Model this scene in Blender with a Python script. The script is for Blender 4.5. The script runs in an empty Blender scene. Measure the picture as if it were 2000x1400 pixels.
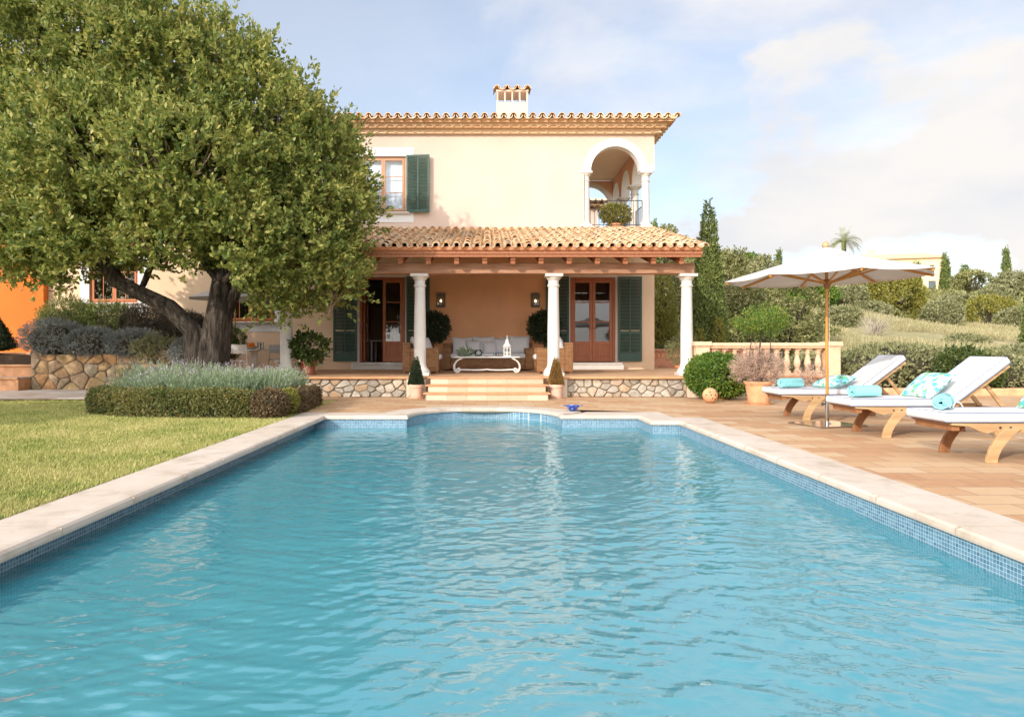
import bpy, math, random
import numpy as np
from mathutils import Vector, Matrix
R = math.radians; PI = math.pi
random.seed(7); RNG = np.random.default_rng(11)
S = bpy.context.scene
COL = S.collection
F = 1333.0; HC = 1.10                     # focal length in photo pixels, camera height above the pool deck

# ------------------------------------------------------------------ camera, sky, sun, exposure
cam = bpy.data.cameras.new('camera'); co = bpy.data.objects.new('camera', cam); COL.objects.link(co)
co.location = (0, 0, HC); co.rotation_euler = (R(90), 0, 0)
cam.sensor_width = 36; cam.lens = 36 * F / 2000; cam.shift_x = 49 / 2000; cam.shift_y = -21 / 2000
cam.clip_start = 0.05; cam.clip_end = 5000
S.camera = co
SUN_AZ, SUN_EL = R(37), R(22.5)
w = bpy.data.worlds.new('World'); S.world = w; w.use_nodes = True
nt = w.node_tree; nt.nodes.clear(); L = nt.links
def wn(t, **k):
    n = nt.nodes.new(t)
    for a, b in k.items(): setattr(n, a, b)
    return n
out = wn('ShaderNodeOutputWorld')
sky = wn('ShaderNodeTexSky', sky_type='NISHITA', sun_disc=False, sun_elevation=SUN_EL, sun_rotation=PI + SUN_AZ,
         air_density=1.0, dust_density=1.6, ozone_density=1.0, altitude=50)
bs = wn('ShaderNodeBackground'); bs.inputs[1].default_value = 0.15; L.new(sky.outputs[0], bs.inputs[0])
bc = wn('ShaderNodeBackground'); bc.inputs[0].default_value = (1.0, 0.965, 0.95, 1); bc.inputs[1].default_value = 0.60
tc = wn('ShaderNodeTexCoord'); mp = wn('ShaderNodeMapping'); mp.inputs['Scale'].default_value = (1.5, 1.5, 3.4)
mp.inputs['Location'].default_value = (0.35, 0.2, 0.15)
L.new(tc.outputs['Generated'], mp.inputs[0])
n1 = wn('ShaderNodeTexNoise'); n1.inputs['Scale'].default_value = 1.7; n1.inputs['Detail'].default_value = 9; n1.inputs['Roughness'].default_value = 0.56; n1.inputs['Distortion'].default_value = 0.25
L.new(mp.outputs[0], n1.inputs['Vector'])
sx = wn('ShaderNodeSeparateXYZ'); L.new(tc.outputs['Generated'], sx.inputs[0])
# more cloud towards +X (the clouds stand over the hill)
ma = wn('ShaderNodeMath', operation='MULTIPLY_ADD'); ma.inputs[1].default_value = 0.02; L.new(sx.outputs[0], ma.inputs[0]); L.new(n1.outputs[0], ma.inputs[2])
rp = wn('ShaderNodeValToRGB'); rp.color_ramp.elements[0].position = 0.45; rp.color_ramp.elements[1].position = 0.70; rp.color_ramp.elements[0].color = (0.36, 0.36, 0.36, 1)
L.new(ma.outputs[0], rp.inputs[0])
# bright cumulus heaped low over the hill
n3 = wn('ShaderNodeTexNoise'); n3.inputs['Scale'].default_value = 2.3; n3.inputs['Detail'].default_value = 10; n3.inputs['Roughness'].default_value = 0.52; n3.inputs['Distortion'].default_value = 0.15
mp3 = wn('ShaderNodeMapping'); mp3.inputs['Location'].default_value = (3.1, 1.7, 0.4); mp3.inputs['Scale'].default_value = (1.6, 1.6, 2.4); L.new(tc.outputs['Generated'], mp3.inputs[0]); L.new(mp3.outputs[0], n3.inputs['Vector'])
z0 = wn('ShaderNodeMath', operation='SUBTRACT'); z0.inputs[1].default_value = 0.17; L.new(sx.outputs[2], z0.inputs[0])
z1 = wn('ShaderNodeMath', operation='ABSOLUTE'); L.new(z0.outputs[0], z1.inputs[0])
c1 = wn('ShaderNodeMath', operation='MULTIPLY_ADD'); c1.inputs[1].default_value = 0.42; L.new(sx.outputs[0], c1.inputs[0]); L.new(n3.outputs[0], c1.inputs[2])
c2 = wn('ShaderNodeMath', operation='MULTIPLY_ADD'); c2.inputs[1].default_value = -0.85; L.new(z1.outputs[0], c2.inputs[0]); L.new(c1.outputs[0], c2.inputs[2])
r3 = wn('ShaderNodeValToRGB'); r3.color_ramp.elements[0].position = 0.59; r3.color_ramp.elements[1].position = 0.635; L.new(c2.outputs[0], r3.inputs[0])
# cloud bodies: lit tops and greyer, mauve hollows
n2 = wn('ShaderNodeTexNoise'); n2.inputs['Scale'].default_value = 3.1; n2.inputs['Detail'].default_value = 7
L.new(mp.outputs[0], n2.inputs['Vector'])
rc = wn('ShaderNodeValToRGB'); rc.color_ramp.elements[0].position = 0.38; rc.color_ramp.elements[1].position = 0.60
rc.color_ramp.elements[0].color = (0.80, 0.81, 0.88, 1); rc.color_ramp.elements[1].color = (1.0, 0.965, 0.94, 1)
L.new(n2.outputs[0], rc.inputs[0]); L.new(rc.outputs[0], bc.inputs[0])
mx = wn('ShaderNodeMixShader'); L.new(rp.outputs[0], mx.inputs[0]); L.new(bs.outputs[0], mx.inputs[1]); L.new(bc.outputs[0], mx.inputs[2])
# unseen sun-side clouds, brightened and thickened as added fill for camera-facing surfaces
dt = wn('ShaderNodeVectorMath', operation='DOT_PRODUCT'); dt.inputs[1].default_value = (-math.sin(SUN_AZ) * math.cos(SUN_EL), -math.cos(SUN_AZ) * math.cos(SUN_EL), math.sin(SUN_EL)); L.new(tc.outputs['Generated'], dt.inputs[0])
d1 = wn('ShaderNodeMath', operation='MAXIMUM'); d1.inputs[1].default_value = 0.0; L.new(dt.outputs['Value'], d1.inputs[0])
d2 = wn('ShaderNodeMath', operation='MULTIPLY_ADD'); d2.inputs[1].default_value = 2.0; d2.inputs[2].default_value = 0.64; L.new(d1.outputs[0], d2.inputs[0]); L.new(d2.outputs[0], bc.inputs[1])
d3 = wn('ShaderNodeMath', operation='MULTIPLY_ADD'); d3.inputs[1].default_value = 0.12; L.new(d1.outputs[0], d3.inputs[0]); L.new(ma.outputs[0], d3.inputs[2]); L.new(d3.outputs[0], rp.inputs[0])
bk = wn('ShaderNodeBackground'); bk.inputs[1].default_value = 0.60
rk = wn('ShaderNodeValToRGB'); rk.color_ramp.elements[0].position = 0.36; rk.color_ramp.elements[1].position = 0.58; rk.color_ramp.elements[0].color = (0.87, 0.88, 0.92, 1); rk.color_ramp.elements[1].color = (1.0, 0.97, 0.94, 1); L.new(n2.outputs[0], rk.inputs[0]); L.new(rk.outputs[0], bk.inputs[0])
mk = wn('ShaderNodeMixShader'); L.new(r3.outputs[0], mk.inputs[0]); L.new(mx.outputs[0], mk.inputs[1]); L.new(bk.outputs[0], mk.inputs[2]); L.new(mk.outputs[0], out.inputs[0])
sl = bpy.data.lights.new('sun', 'SUN'); so = bpy.data.objects.new('sun', sl); COL.objects.link(so)
sl.energy = 2.25; sl.angle = R(0.6); sl.color = (1.0, 0.89, 0.77)
sd = Vector((math.sin(SUN_AZ) * math.cos(SUN_EL), math.cos(SUN_AZ) * math.cos(SUN_EL), -math.sin(SUN_EL)))
so.rotation_euler = sd.to_track_quat('-Z', 'Y').to_euler(); so.location = (-20, -20, 30)
S.view_settings.view_transform = 'Standard'; S.view_settings.look = 'None'; S.view_settings.exposure = 0.70; S.view_settings.gamma = 1
S.render.engine = 'CYCLES'
S.cycles.use_denoising = True
S.cycles.max_bounces = 7; S.cycles.diffuse_bounces = 3; S.cycles.glossy_bounces = 3; S.cycles.transparent_max_bounces = 10
S.cycles.caustics_reflective = False; S.cycles.caustics_refractive = False

# ------------------------------------------------------------------ helpers
def px(u, v, Y): return Vector(((u - 951) * Y / F, Y, HC - (v - 679) * Y / F))

class NT:
    def __init__(s, name):
        s.m = bpy.data.materials.new(name); s.m.use_nodes = True; s.t = s.m.node_tree; s.t.nodes.clear()
        s.o = s.n('ShaderNodeOutputMaterial')
    def n(s, t, ins=None, **k):
        n = s.t.nodes.new(t)
        for a, b in k.items(): setattr(n, a, b)
        for a, b in (ins or {}).items():
            if hasattr(b, 'is_linked') or isinstance(b, bpy.types.NodeSocket): s.t.links.new(b, n.inputs[a])
            else: n.inputs[a].default_value = b
        return n
    def ramp(s, fac, stops, interp='LINEAR'):
        r = s.n('ShaderNodeValToRGB', {0: fac}); cr = r.color_ramp; cr.interpolation = interp
        while len(cr.elements) < len(stops): cr.elements.new(0.5)
        for e, (p, c) in zip(cr.elements, stops): e.position = p; e.color = (*c, 1) if len(c) == 3 else c
        return r.outputs[0]
    def coord(s, scale=(1, 1, 1), kind='Object', rot=(0, 0, 0)):
        t = s.n('ShaderNodeTexCoord')
        return s.n('ShaderNodeMapping', {0: t.outputs[kind], 'Scale': scale, 'Rotation': rot}).outputs[0]
    def noise(s, scale, detail=5, vec=None, rough=0.55):
        return s.n('ShaderNodeTexNoise', {'Vector': vec if vec is not None else s.coord(), 'Scale': scale, 'Detail': detail, 'Roughness': rough}).outputs[0]
    def mix(s, f, a, b, mode='MIX'):
        m = s.n('ShaderNodeMix', {0: f}, data_type='RGBA', blend_type=mode)
        for i, x in ((6, a), (7, b)):
            if isinstance(x, bpy.types.NodeSocket): s.t.links.new(x, m.inputs[i])
            else: m.inputs[i].default_value = (*x, 1)
        return m.outputs[2]
    def bsdf(s, col, rough=0.7, metal=0, bump=None, bs=0.3, bd=0.02, spec=0.4, **k):
        b = s.n('ShaderNodeBsdfPrincipled', {'Roughness': rough, 'Metallic': metal, 'Specular IOR Level': spec})
        if isinstance(col, bpy.types.NodeSocket): s.t.links.new(col, b.inputs[0])
        else: b.inputs[0].default_value = (*col, 1)
        if bump is not None:
            bp = s.n('ShaderNodeBump', {'Height': bump, 'Strength': bs, 'Distance': bd}); s.t.links.new(bp.outputs[0], b.inputs['Normal'])
        for a, v in k.items(): b.inputs[a].default_value = v
        s.t.links.new(b.outputs[0], s.o.inputs[0]); s.b = b
        return s.m

def M(name, col, rough=0.7, var=0.12, vs=3.0, bump=0.2, bscale=30, metal=0, bd=0.01, spec=0.4):
    """A plain painted / plaster / stone material with mottling and a fine bump."""
    t = NT(name); a = t.noise(vs, 6); c0 = [x * (1 - var) for x in col]; c1 = [min(1, x * (1 + var)) for x in col]
    c = t.ramp(a, [(0.3, c0), (0.7, c1)])
    return t.bsdf(c, rough, metal, t.noise(bscale, 4) if bump else None, bump, bd, spec)

def leafm(name, cols, trans=0.35, rough=0.5):
    """Foliage: every leaf takes its own tone from the list; some light passes through."""
    t = NT(name); g = t.n('ShaderNodeNewGeometry')
    n = t.noise(1.3, 3); mixed = t.n('ShaderNodeMath', {0: g.outputs['Random Per Island'], 1: 0.6, 2: 0.0}, operation='MULTIPLY_ADD')
    m2 = t.n('ShaderNodeMath', {0: n, 1: 0.75, 2: mixed.outputs[0]}, operation='MULTIPLY_ADD')
    m3 = t.n('ShaderNodeMath', {0: m2.outputs[0], 1: 0.17}, operation='SUBTRACT')
    c = t.ramp(m3.outputs[0], [(0.12 + 0.76 * i / (len(cols) - 1), q) for i, q in enumerate(cols)])
    t.bsdf(c, rough, spec=0.35)
    tr = t.n('ShaderNodeBsdfTranslucent', {0: c}); ms = t.n('ShaderNodeMixShader', {0: trans, 1: t.b.outputs[0], 2: tr.outputs[0]})
    t.t.links.new(ms.outputs[0], t.o.inputs[0])
    return t.m

def wood(name, c0, c1, axis=0, rough=0.55, k=1.0):
    t = NT(name); sc = [14 * k] * 3; sc[axis] = 1.2 * k
    n = t.noise(1.5, 6, t.coord(sc)); c = t.ramp(n, [(0.3, c0), (0.7, c1)])
    return t.bsdf(c, rough, bump=n, bs=0.35, bd=0.006)

OFF = {}                                  # where each root stands, so its parts can be written in world coordinates
class MB:
    def __init__(s): s.v = []; s.f = []
    def add(s, vs, fs):
        b = len(s.v); s.v += [tuple(x) for x in vs]; s.f += [tuple(b + i for i in f) for f in fs]; return s
    def bb(s, x0, x1, y0, y1, z0, z1):
        return s.add([(x, y, z) for z in (z0, z1) for y in (y0, y1) for x in (x0, x1)],
                     [(0, 2, 3, 1), (4, 5, 7, 6), (0, 1, 5, 4), (2, 6, 7, 3), (0, 4, 6, 2), (1, 3, 7, 5)])
    def obox(s, c, size, mat=None):
        h = [q / 2 for q in size]; m = mat or Matrix.Identity(3); c = Vector(c)
        vs = [c + m @ Vector((x * h[0], y * h[1], z * h[2])) for z in (-1, 1) for y in (-1, 1) for x in (-1, 1)]
        return s.add(vs, [(0, 2, 3, 1), (4, 5, 7, 6), (0, 1, 5, 4), (2, 6, 7, 3), (0, 4, 6, 2), (1, 3, 7, 5)])
    def beam(s, p0, p1, wd, ht):
        p0, p1 = Vector(p0), Vector(p1); d = p1 - p0; q = d.to_track_quat('X', 'Z').to_matrix()
        return s.obox((p0 + p1) / 2, (d.length, wd, ht), q)
    def tube(s, pts, r, seg=8, cap=True, flute=0):
        pts = [Vector(p) for p in pts]; n = len(pts); rs = r if hasattr(r, '__len__') else [r] * n
        t0 = (pts[1] - pts[0]).normalized(); up = Vector((0, 0, 1)) if abs(t0.z) < 0.9 else Vector((1, 0, 0))
        a = t0.cross(up).normalized(); vs = []
        for i, p in enumerate(pts):
            t = (pts[min(i + 1, n - 1)] - pts[max(i - 1, 0)]).normalized()
            a = (a - t * a.dot(t)).normalized(); b = t.cross(a)
            vs += [p + (a * math.cos(2 * PI * k / seg) + b * math.sin(2 * PI * k / seg)) * rs[i] * (1 + flute * (math.sin(4 * 2 * PI * k / seg + i * .5) * .6 + math.sin(7 * 2 * PI * k / seg - i * .8) * .4)) for k in range(seg)]
        fs = [(i * seg + k, i * seg + (k + 1) % seg, (i + 1) * seg + (k + 1) % seg, (i + 1) * seg + k) for i in range(n - 1) for k in range(seg)]
        if cap: fs += [tuple(range(seg))[::-1], tuple((n - 1) * seg + k for k in range(seg))]
        return s.add(vs, fs)
    def lathe(s, prof, c=(0, 0, 0), seg=20, sq=False):
        vs = []; n = len(prof)
        for r, z in prof:
            for k in range(seg):
                a = 2 * PI * (k + 0.5) / seg; q = 1.0
                vs.append((c[0] + r * q * math.cos(a), c[1] + r * q * math.sin(a), c[2] + z))
        fs = [(i * seg + k, i * seg + (k + 1) % seg, (i + 1) * seg + (k + 1) % seg, (i + 1) * seg + k) for i in range(n - 1) for k in range(seg)]
        fs += [tuple(range(seg))[::-1], tuple((n - 1) * seg + k for k in range(seg))]
        return s.add(vs, fs)
    def ball(s, c, r, seg=16, rings=10, nz=0.0, mat=None):
        r = r if hasattr(r, '__len__') else (r, r, r); vs = []; c = Vector(c); m = mat or Matrix.Identity(3)
        for i in range(rings + 1):
            th = PI * i / rings
            for k in range(seg):
                a = 2 * PI * k / seg; q = 1 + nz * random.uniform(-1, 1)
                vs.append(c + m @ Vector((r[0] * math.sin(th) * math.cos(a) * q, r[1] * math.sin(th) * math.sin(a) * q, r[2] * math.cos(th) * q)))
        return s.add(vs, [(i * seg + k, (i + 1) * seg + k, (i + 1) * seg + (k + 1) % seg, i * seg + (k + 1) % seg) for i in range(rings) for k in range(seg)])
    def prism(s, poly, fn, d0, d1):
        """poly: (a, b) points; fn(a, b, d) gives a world point; extruded from d0 to d1."""
        n = len(poly); vs = [fn(a, b, d0) for a, b in poly] + [fn(a, b, d1) for a, b in poly]
        return s.add(vs, [tuple(range(n)), tuple(range(2 * n - 1, n - 1, -1))] + [(i, n + i, n + (i + 1) % n, (i + 1) % n) for i in range(n)])
    def build(s, name, mat, parent=None, smooth=None, bevel=0, off=None, **tags):
        me = bpy.data.meshes.new(name)
        o3 = Vector(off) if off is not None else Vector((0, 0, 0))
        if off is None and parent is not None and parent.name in OFF: o3 = Vector(OFF[parent.name])
        me.from_pydata([(v[0] - o3[0], v[1] - o3[1], v[2] - o3[2]) for v in s.v], [], s.f); me.validate(); 
        import bmesh
        bm = bmesh.new(); bm.from_mesh(me); bmesh.ops.recalc_face_normals(bm, faces=bm.faces); bm.to_mesh(me); bm.free()
        if mat: me.materials.append(mat)
        if smooth:
            me.polygons.foreach_set('use_smooth', [True] * len(me.polygons)); me.set_sharp_from_angle(angle=R(smooth))
        o = link(name, me, parent, bevel); OFF[o.name] = tuple(o3); return o

def link(name, me, parent=None, bevel=0):
    o = bpy.data.objects.new(name, me); COL.objects.link(o)
    if parent is not None: o.parent = parent
    if bevel:
        b = o.modifiers.new('bevel', 'BEVEL'); b.width = bevel; b.segments = 2; b.limit_method = 'ANGLE'; b.angle_limit = R(40)
    return o
def tag(o, label=None, cat=None, group=None, kind=None):
    if label: o['label'] = label
    if cat: o['category'] = cat
    if group: o['group'] = group
    if kind: o['kind'] = kind
    return o
def thing(name, label, cat, loc=(0, 0, 0), rz=0, group=None):
    o = bpy.data.objects.new(name, None); COL.objects.link(o); o.location = loc; o.rotation_euler = (0, 0, rz); o.empty_display_size = 0.1
    return tag(o, label, cat, group)
def copy_tree(o, parent=None, loc=None, rz=None, label=None):
    c = o.copy(); COL.objects.link(c)
    if parent is not None: c.parent = parent
    if loc is not None: c.location = loc
    if rz is not None: c.rotation_euler = (0, 0, rz)
    if label: c['label'] = label
    for ch in list(o.children): copy_tree(ch, c)
    return c
def rawmesh(name, V, nper, mat, parent=None, smooth=False):
    """V: (N*nper, 3) array; every nper points in a row are one face."""
    V = np.ascontiguousarray(V, dtype=np.float32); nf = len(V) // nper
    me = bpy.data.meshes.new(name); me.vertices.add(len(V)); me.vertices.foreach_set('co', V.ravel())
    me.loops.add(len(V)); me.loops.foreach_set('vertex_index', np.arange(len(V), dtype=np.int32))
    me.polygons.add(nf); me.polygons.foreach_set('loop_start', np.arange(nf, dtype=np.int32) * nper)
    me.update(calc_edges=True); me.materials.append(mat)
    return link(name, me, parent)
def unit(a): return a / np.maximum(np.linalg.norm(a, axis=1, keepdims=True), 1e-9)
def leaf_quads(P, D, ln, wd, jit=0.35, N=None):
    """P: leaf bases, D: leaf directions. Pointed oval leaves, one quad each."""
    n = len(P); D = unit(D); s = unit(np.cross(D, RNG.normal(size=(n, 3)) if N is None else N + RNG.normal(size=(n, 3)) * .55)); k = 1 + jit * RNG.uniform(-1, 1, (n, 1))
    a = P; c = P + D * ln * k; m = P + D * ln * k * 0.55; h = s * wd * 0.5 * k
    return np.stack([a, m + h, c, m - h], 1).reshape(-1, 3)
def shoots(P, D, nleaf, ln, wd, slen, spread=0.9, N=None):
    """Leafy shoots: from each P along D, nleaf leaves fanning out."""
    n = len(P); P2 = np.repeat(P, nleaf, 0); D2 = np.repeat(unit(D), nleaf, 0)
    t = RNG.uniform(0, 1, (n * nleaf, 1)); B = P2 + D2 * slen * t + RNG.normal(size=P2.shape) * ln * 0.15
    return leaf_quads(B, D2 * 0.8 + RNG.normal(size=P2.shape) * spread * 0.6, ln, wd, N=None if N is None else np.repeat(N, nleaf, 0))
def hash_noise(P, sc, seed=0):
    """Smooth pseudo noise in 0..1 from a few sines."""
    r = np.random.default_rng(seed); q = np.zeros(len(P))
    for i in range(6):
        k = r.normal(size=3) * sc * (1 + 0.35 * i); q += np.sin(P @ k + r.uniform(0, 6.28)) / (1 + 0.3 * i)
    return 0.5 + q / 7.0
def blob_points(blobs, n, inner=0.55, power=0.5, cull=0.72):
    """Points in the outer part of a union of ellipsoids, with their outward directions."""
    B = np.array([b[0] for b in blobs], float); Rr = np.array([b[1] for b in blobs], float)
    a = (Rr[:, 0] * Rr[:, 1] + Rr[:, 1] * Rr[:, 2] + Rr[:, 0] * Rr[:, 2]); idx = RNG.choice(len(blobs), n, p=a / a.sum())
    d = unit(RNG.normal(size=(n, 3))); rad = inner + (1 - inner) * RNG.uniform(0, 1, (n, 1)) ** power
    P = B[idx] + d * Rr[idx] * rad; keep = np.ones(n, bool)
    for i in range(len(blobs)):
        q = np.linalg.norm((P - B[i]) / Rr[i], axis=1); keep &= ~((q < cull) & (idx != i))
    return P[keep], unit(d / Rr[idx])[keep]
def off3(P, o): return P - np.array(o, float)

# ------------------------------------------------------------------ materials
plaster_up = M('upper plaster', (0.62, 0.492, 0.408), 0.9, 0.07, 0.8, 0.15, 40)
plaster_lo = M('lower plaster', (0.76, 0.56, 0.38), 0.9, 0.07, 0.8, 0.15, 40)  # house plaster tinted oranger, as it looks in shade
plaster_or = M('shade tinted porch plaster', (0.86, 0.45, 0.235), 0.9, 0.09, 0.9, 0.15, 40)  # house plaster made oranger, brighter: porch shade and bounce put into its colour
plaster_or2 = M('orange plaster', (0.62, 0.165, 0.025), 0.9, 0.12, 0.7, 0.15, 40)
plaster_in = M('loggia plaster', (0.78, 0.48, 0.33), 0.9, 0.06, 0.9, 0.15, 40)
white_pl = M('white plaster', (0.73, 0.73, 0.72), 0.85, 0.03, 2, 0.1, 40)
ceil_m = M('loggia ceiling', (0.80, 0.67, 0.53), 0.9, 0.04)
stone_w = M('pale stone', (0.62, 0.60, 0.56), 0.8, 0.07, 5, 0.25, 60)
stone_cream = M('cream stone', (0.66, 0.55, 0.42), 0.8, 0.10, 5, 0.25, 40)
balu_m = M('peach cast stone', (0.68, 0.47, 0.31), 0.85, 0.14, 6, 0.3, 50)
brick_red = M('reddish stone', (0.42, 0.20, 0.12), 0.9, 0.25, 6, 0.4, 40)
terra = M('terracotta', (0.62, 0.27, 0.13), 0.85, 0.16, 7, 0.2, 60)
terra_pale = M('pale terracotta', (0.64, 0.34, 0.18), 0.85, 0.20, 6, 0.25, 50)
terra_pink = M('limed pink terracotta', (0.72, 0.46, 0.34), 0.9, 0.16, 6, 0.2, 50)
terra_brown = M('brown terracotta', (0.30, 0.10, 0.06), 0.8, 0.12, 6, 0.2, 50)
soil = M('potting soil', (0.06, 0.04, 0.025), 1, 0.3, 20, 0.6, 60)
white_cloth = M('white canvas', (0.63, 0.63, 0.64), 0.95, 0.03, 3, 0.45, 9, bd=0.03)
umb_cloth_t = NT('umbrella canvas')
_c = umb_cloth_t.ramp(umb_cloth_t.noise(3, 4), [(0.3, (0.66, 0.63, 0.60)), (0.7, (0.72, 0.70, 0.67))])
umb_cloth_t.bsdf(_c, 0.95); _tr = umb_cloth_t.n('ShaderNodeBsdfTranslucent', {0: _c})
_ms = umb_cloth_t.n('ShaderNodeMixShader', {0: 0.3, 1: umb_cloth_t.b.outputs[0], 2: _tr.outputs[0]}); umb_cloth_t.t.links.new(_ms.outputs[0], umb_cloth_t.o.inputs[0])
umb_cloth = umb_cloth_t.m
white_paint = M('white painted metal', (0.80, 0.79, 0.75), 0.5, 0.05, 8, 0.1, 30)
green_paint = M('dark green paint', (0.040, 0.085, 0.065), 0.55, 0.12, 4, 0.1, 40)
iron = M('dark iron', (0.06, 0.06, 0.065), 0.5, 0.1, 5, 0.1, 30, metal=0.6)
chrome = M('polished steel', (0.50, 0.49, 0.47), 0.08, 0.03, 5, 0, metal=1.0)
wood_door = wood('varnished door wood', (0.30, 0.085, 0.028), (0.42, 0.14, 0.05), 2, 0.4)
wood_win = wood('orange window wood', (0.42, 0.13, 0.04), (0.54, 0.19, 0.07), 2, 0.45)
wood_win2 = wood('sunbleached window wood', (0.42, 0.22, 0.12), (0.54, 0.31, 0.18), 2, 0.5)
wood_beam = wood('weathered beam wood', (0.26, 0.12, 0.065), (0.45, 0.26, 0.16), 0, 0.75)
wood_raft = wood('rafter wood', (0.28, 0.10, 0.045), (0.42, 0.18, 0.09), 1, 0.7)
wood_teak = wood('oiled teak', (0.32, 0.19, 0.09), (0.56, 0.37, 0.19), 0, 0.5)
wood_teakd = wood('darker teak', (0.24, 0.10, 0.04), (0.34, 0.16, 0.07), 2, 0.5)
wood_pole = wood('varnished pole wood', (0.46, 0.19, 0.035), (0.62, 0.30, 0.07), 2, 0.3)
bark = NT('rough bark')
_n = bark.noise(2.2, 10, bark.coord((6, 6, 1.1)), 0.7); bark.bsdf(bark.ramp(_n, [(0.38, (0.018, 0.014, 0.011)), (0.5, (0.075, 0.058, 0.045)), (0.68, (0.17, 0.14, 0.11))]), 0.95, bump=_n, bs=1.0, bd=0.12); bark = bark.m
twig_m = M('dry twig', (0.34, 0.24, 0.18), 0.95, 0.2, 8, 0)
towel_m = M('aqua towelling', (0.26, 0.62, 0.66), 1.0, 0.08, 20, 0.6, 160, bd=0.006)
orange_m = M('orange peel', (0.86, 0.22, 0.015), 0.5, 0.1, 6, 0.2, 120, bd=0.003)
bowl_m = NT('blue glazed pottery')
_v = bowl_m.n('ShaderNodeTexVoronoi', {'Vector': bowl_m.coord(), 'Scale': 22}); bowl_m.bsdf(bowl_m.ramp(_v.outputs['Distance'], [(0.25, (0.02, 0.04, 0.26)), (0.6, (0.03, 0.07, 0.36)), (0.72, (0.20, 0.28, 0.55))]), 0.2); bowl_m = bowl_m.m
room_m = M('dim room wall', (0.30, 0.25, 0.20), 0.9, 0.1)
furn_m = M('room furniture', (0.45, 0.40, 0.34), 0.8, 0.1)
reflection_m = M('pale blue sky reflection', (0.66, 0.75, 0.84), 0.95, 0.03)  # pale blue of a sky reflection, put into the sheet's colour
black_m = M('hole shade', (0.02, 0.02, 0.02), 0.9, 0.1)

def glass_mat(name, ior=1.9, tint=(0.9, 0.93, 0.94)):
    t = NT(name); fr = t.n('ShaderNodeFresnel', {0: ior}); tr = t.n('ShaderNodeBsdfTransparent', {0: (*tint, 1)}); gl = t.n('ShaderNodeBsdfGlossy', {0: (1, 1, 1, 1), 'Roughness': 0.02})
    ms = t.n('ShaderNodeMixShader', {0: fr.outputs[0], 1: tr.outputs[0], 2: gl.outputs[0]}); t.t.links.new(ms.outputs[0], t.o.inputs[0]); return t.m
glass = glass_mat('window glass', 1.75)
clear_glass = glass_mat('clear glass', 1.5)

t = NT('terracotta roof tile'); _g = t.n('ShaderNodeNewGeometry'); _n = t.noise(9, 6)
_m = t.n('ShaderNodeMath', {0: _g.outputs['Random Per Island'], 1: 0.6, 2: _n}, operation='MULTIPLY_ADD')
_m = t.n('ShaderNodeMath', {0: _m.outputs[0], 1: 0.2}, operation='SUBTRACT')
_c = t.ramp(_m.outputs[0], [(0.2, (0.36, 0.22, 0.13)), (0.42, (0.58, 0.34, 0.18)), (0.6, (0.66, 0.45, 0.27)), (0.8, (0.72, 0.56, 0.38)), (0.98, (0.52, 0.44, 0.34))])
tile_roof = t.bsdf(_c, 0.95, bump=_n, bs=0.4, bd=0.02)
t = NT('clean eave tile'); _g = t.n('ShaderNodeNewGeometry'); _n = t.noise(7, 5)
_m = t.n('ShaderNodeMath', {0: _n, 1: 0.6, 2: _g.outputs['Random Per Island']}, operation='MULTIPLY_ADD')
tile_eave = t.bsdf(t.ramp(_m.outputs[0], [(0.2, (0.54, 0.30, 0.155)), (0.6, (0.66, 0.43, 0.25)), (1.0, (0.72, 0.55, 0.37))]), 0.95, bump=_n, bs=0.3, bd=0.01)

def rubble(name, cols):
    t = NT(name); g_ = t.n('ShaderNodeNewGeometry'); f_ = t.noise(13, 8, rough=0.65); f2 = t.noise(4, 4)
    c = t.ramp(g_.outputs['Random Per Island'], [(i / (len(cols) - 1), q) for i, q in enumerate(cols)])
    c = t.mix(0.7, c, t.ramp(f_, [(0.3, (0.5, 0.5, 0.5)), (0.7, (1.25, 1.22, 1.18))]), 'MULTIPLY'); c = t.mix(0.4, c, t.ramp(f2, [(0.35, (0.7, 0.68, 0.62)), (0.6, (1.1, 1.08, 1.05))]), 'MULTIPLY')
    return t.bsdf(c, 0.95, bump=f_, bs=0.9, bd=0.03)
rubble_m = rubble('rubble stone', [(0.30, 0.27, 0.23), (0.44, 0.40, 0.34), (0.52, 0.48, 0.41), (0.46, 0.32, 0.20), (0.38, 0.35, 0.31), (0.56, 0.50, 0.40)])
rubble_m2 = rubble('golden rubble stone', [(0.40, 0.27, 0.14), (0.48, 0.35, 0.19), (0.36, 0.31, 0.24), (0.46, 0.26, 0.12), (0.50, 0.40, 0.26)])
mortar_m = M('earthy mortar', (0.22, 0.175, 0.125), 1, .3, 9, .6, 40)

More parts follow.
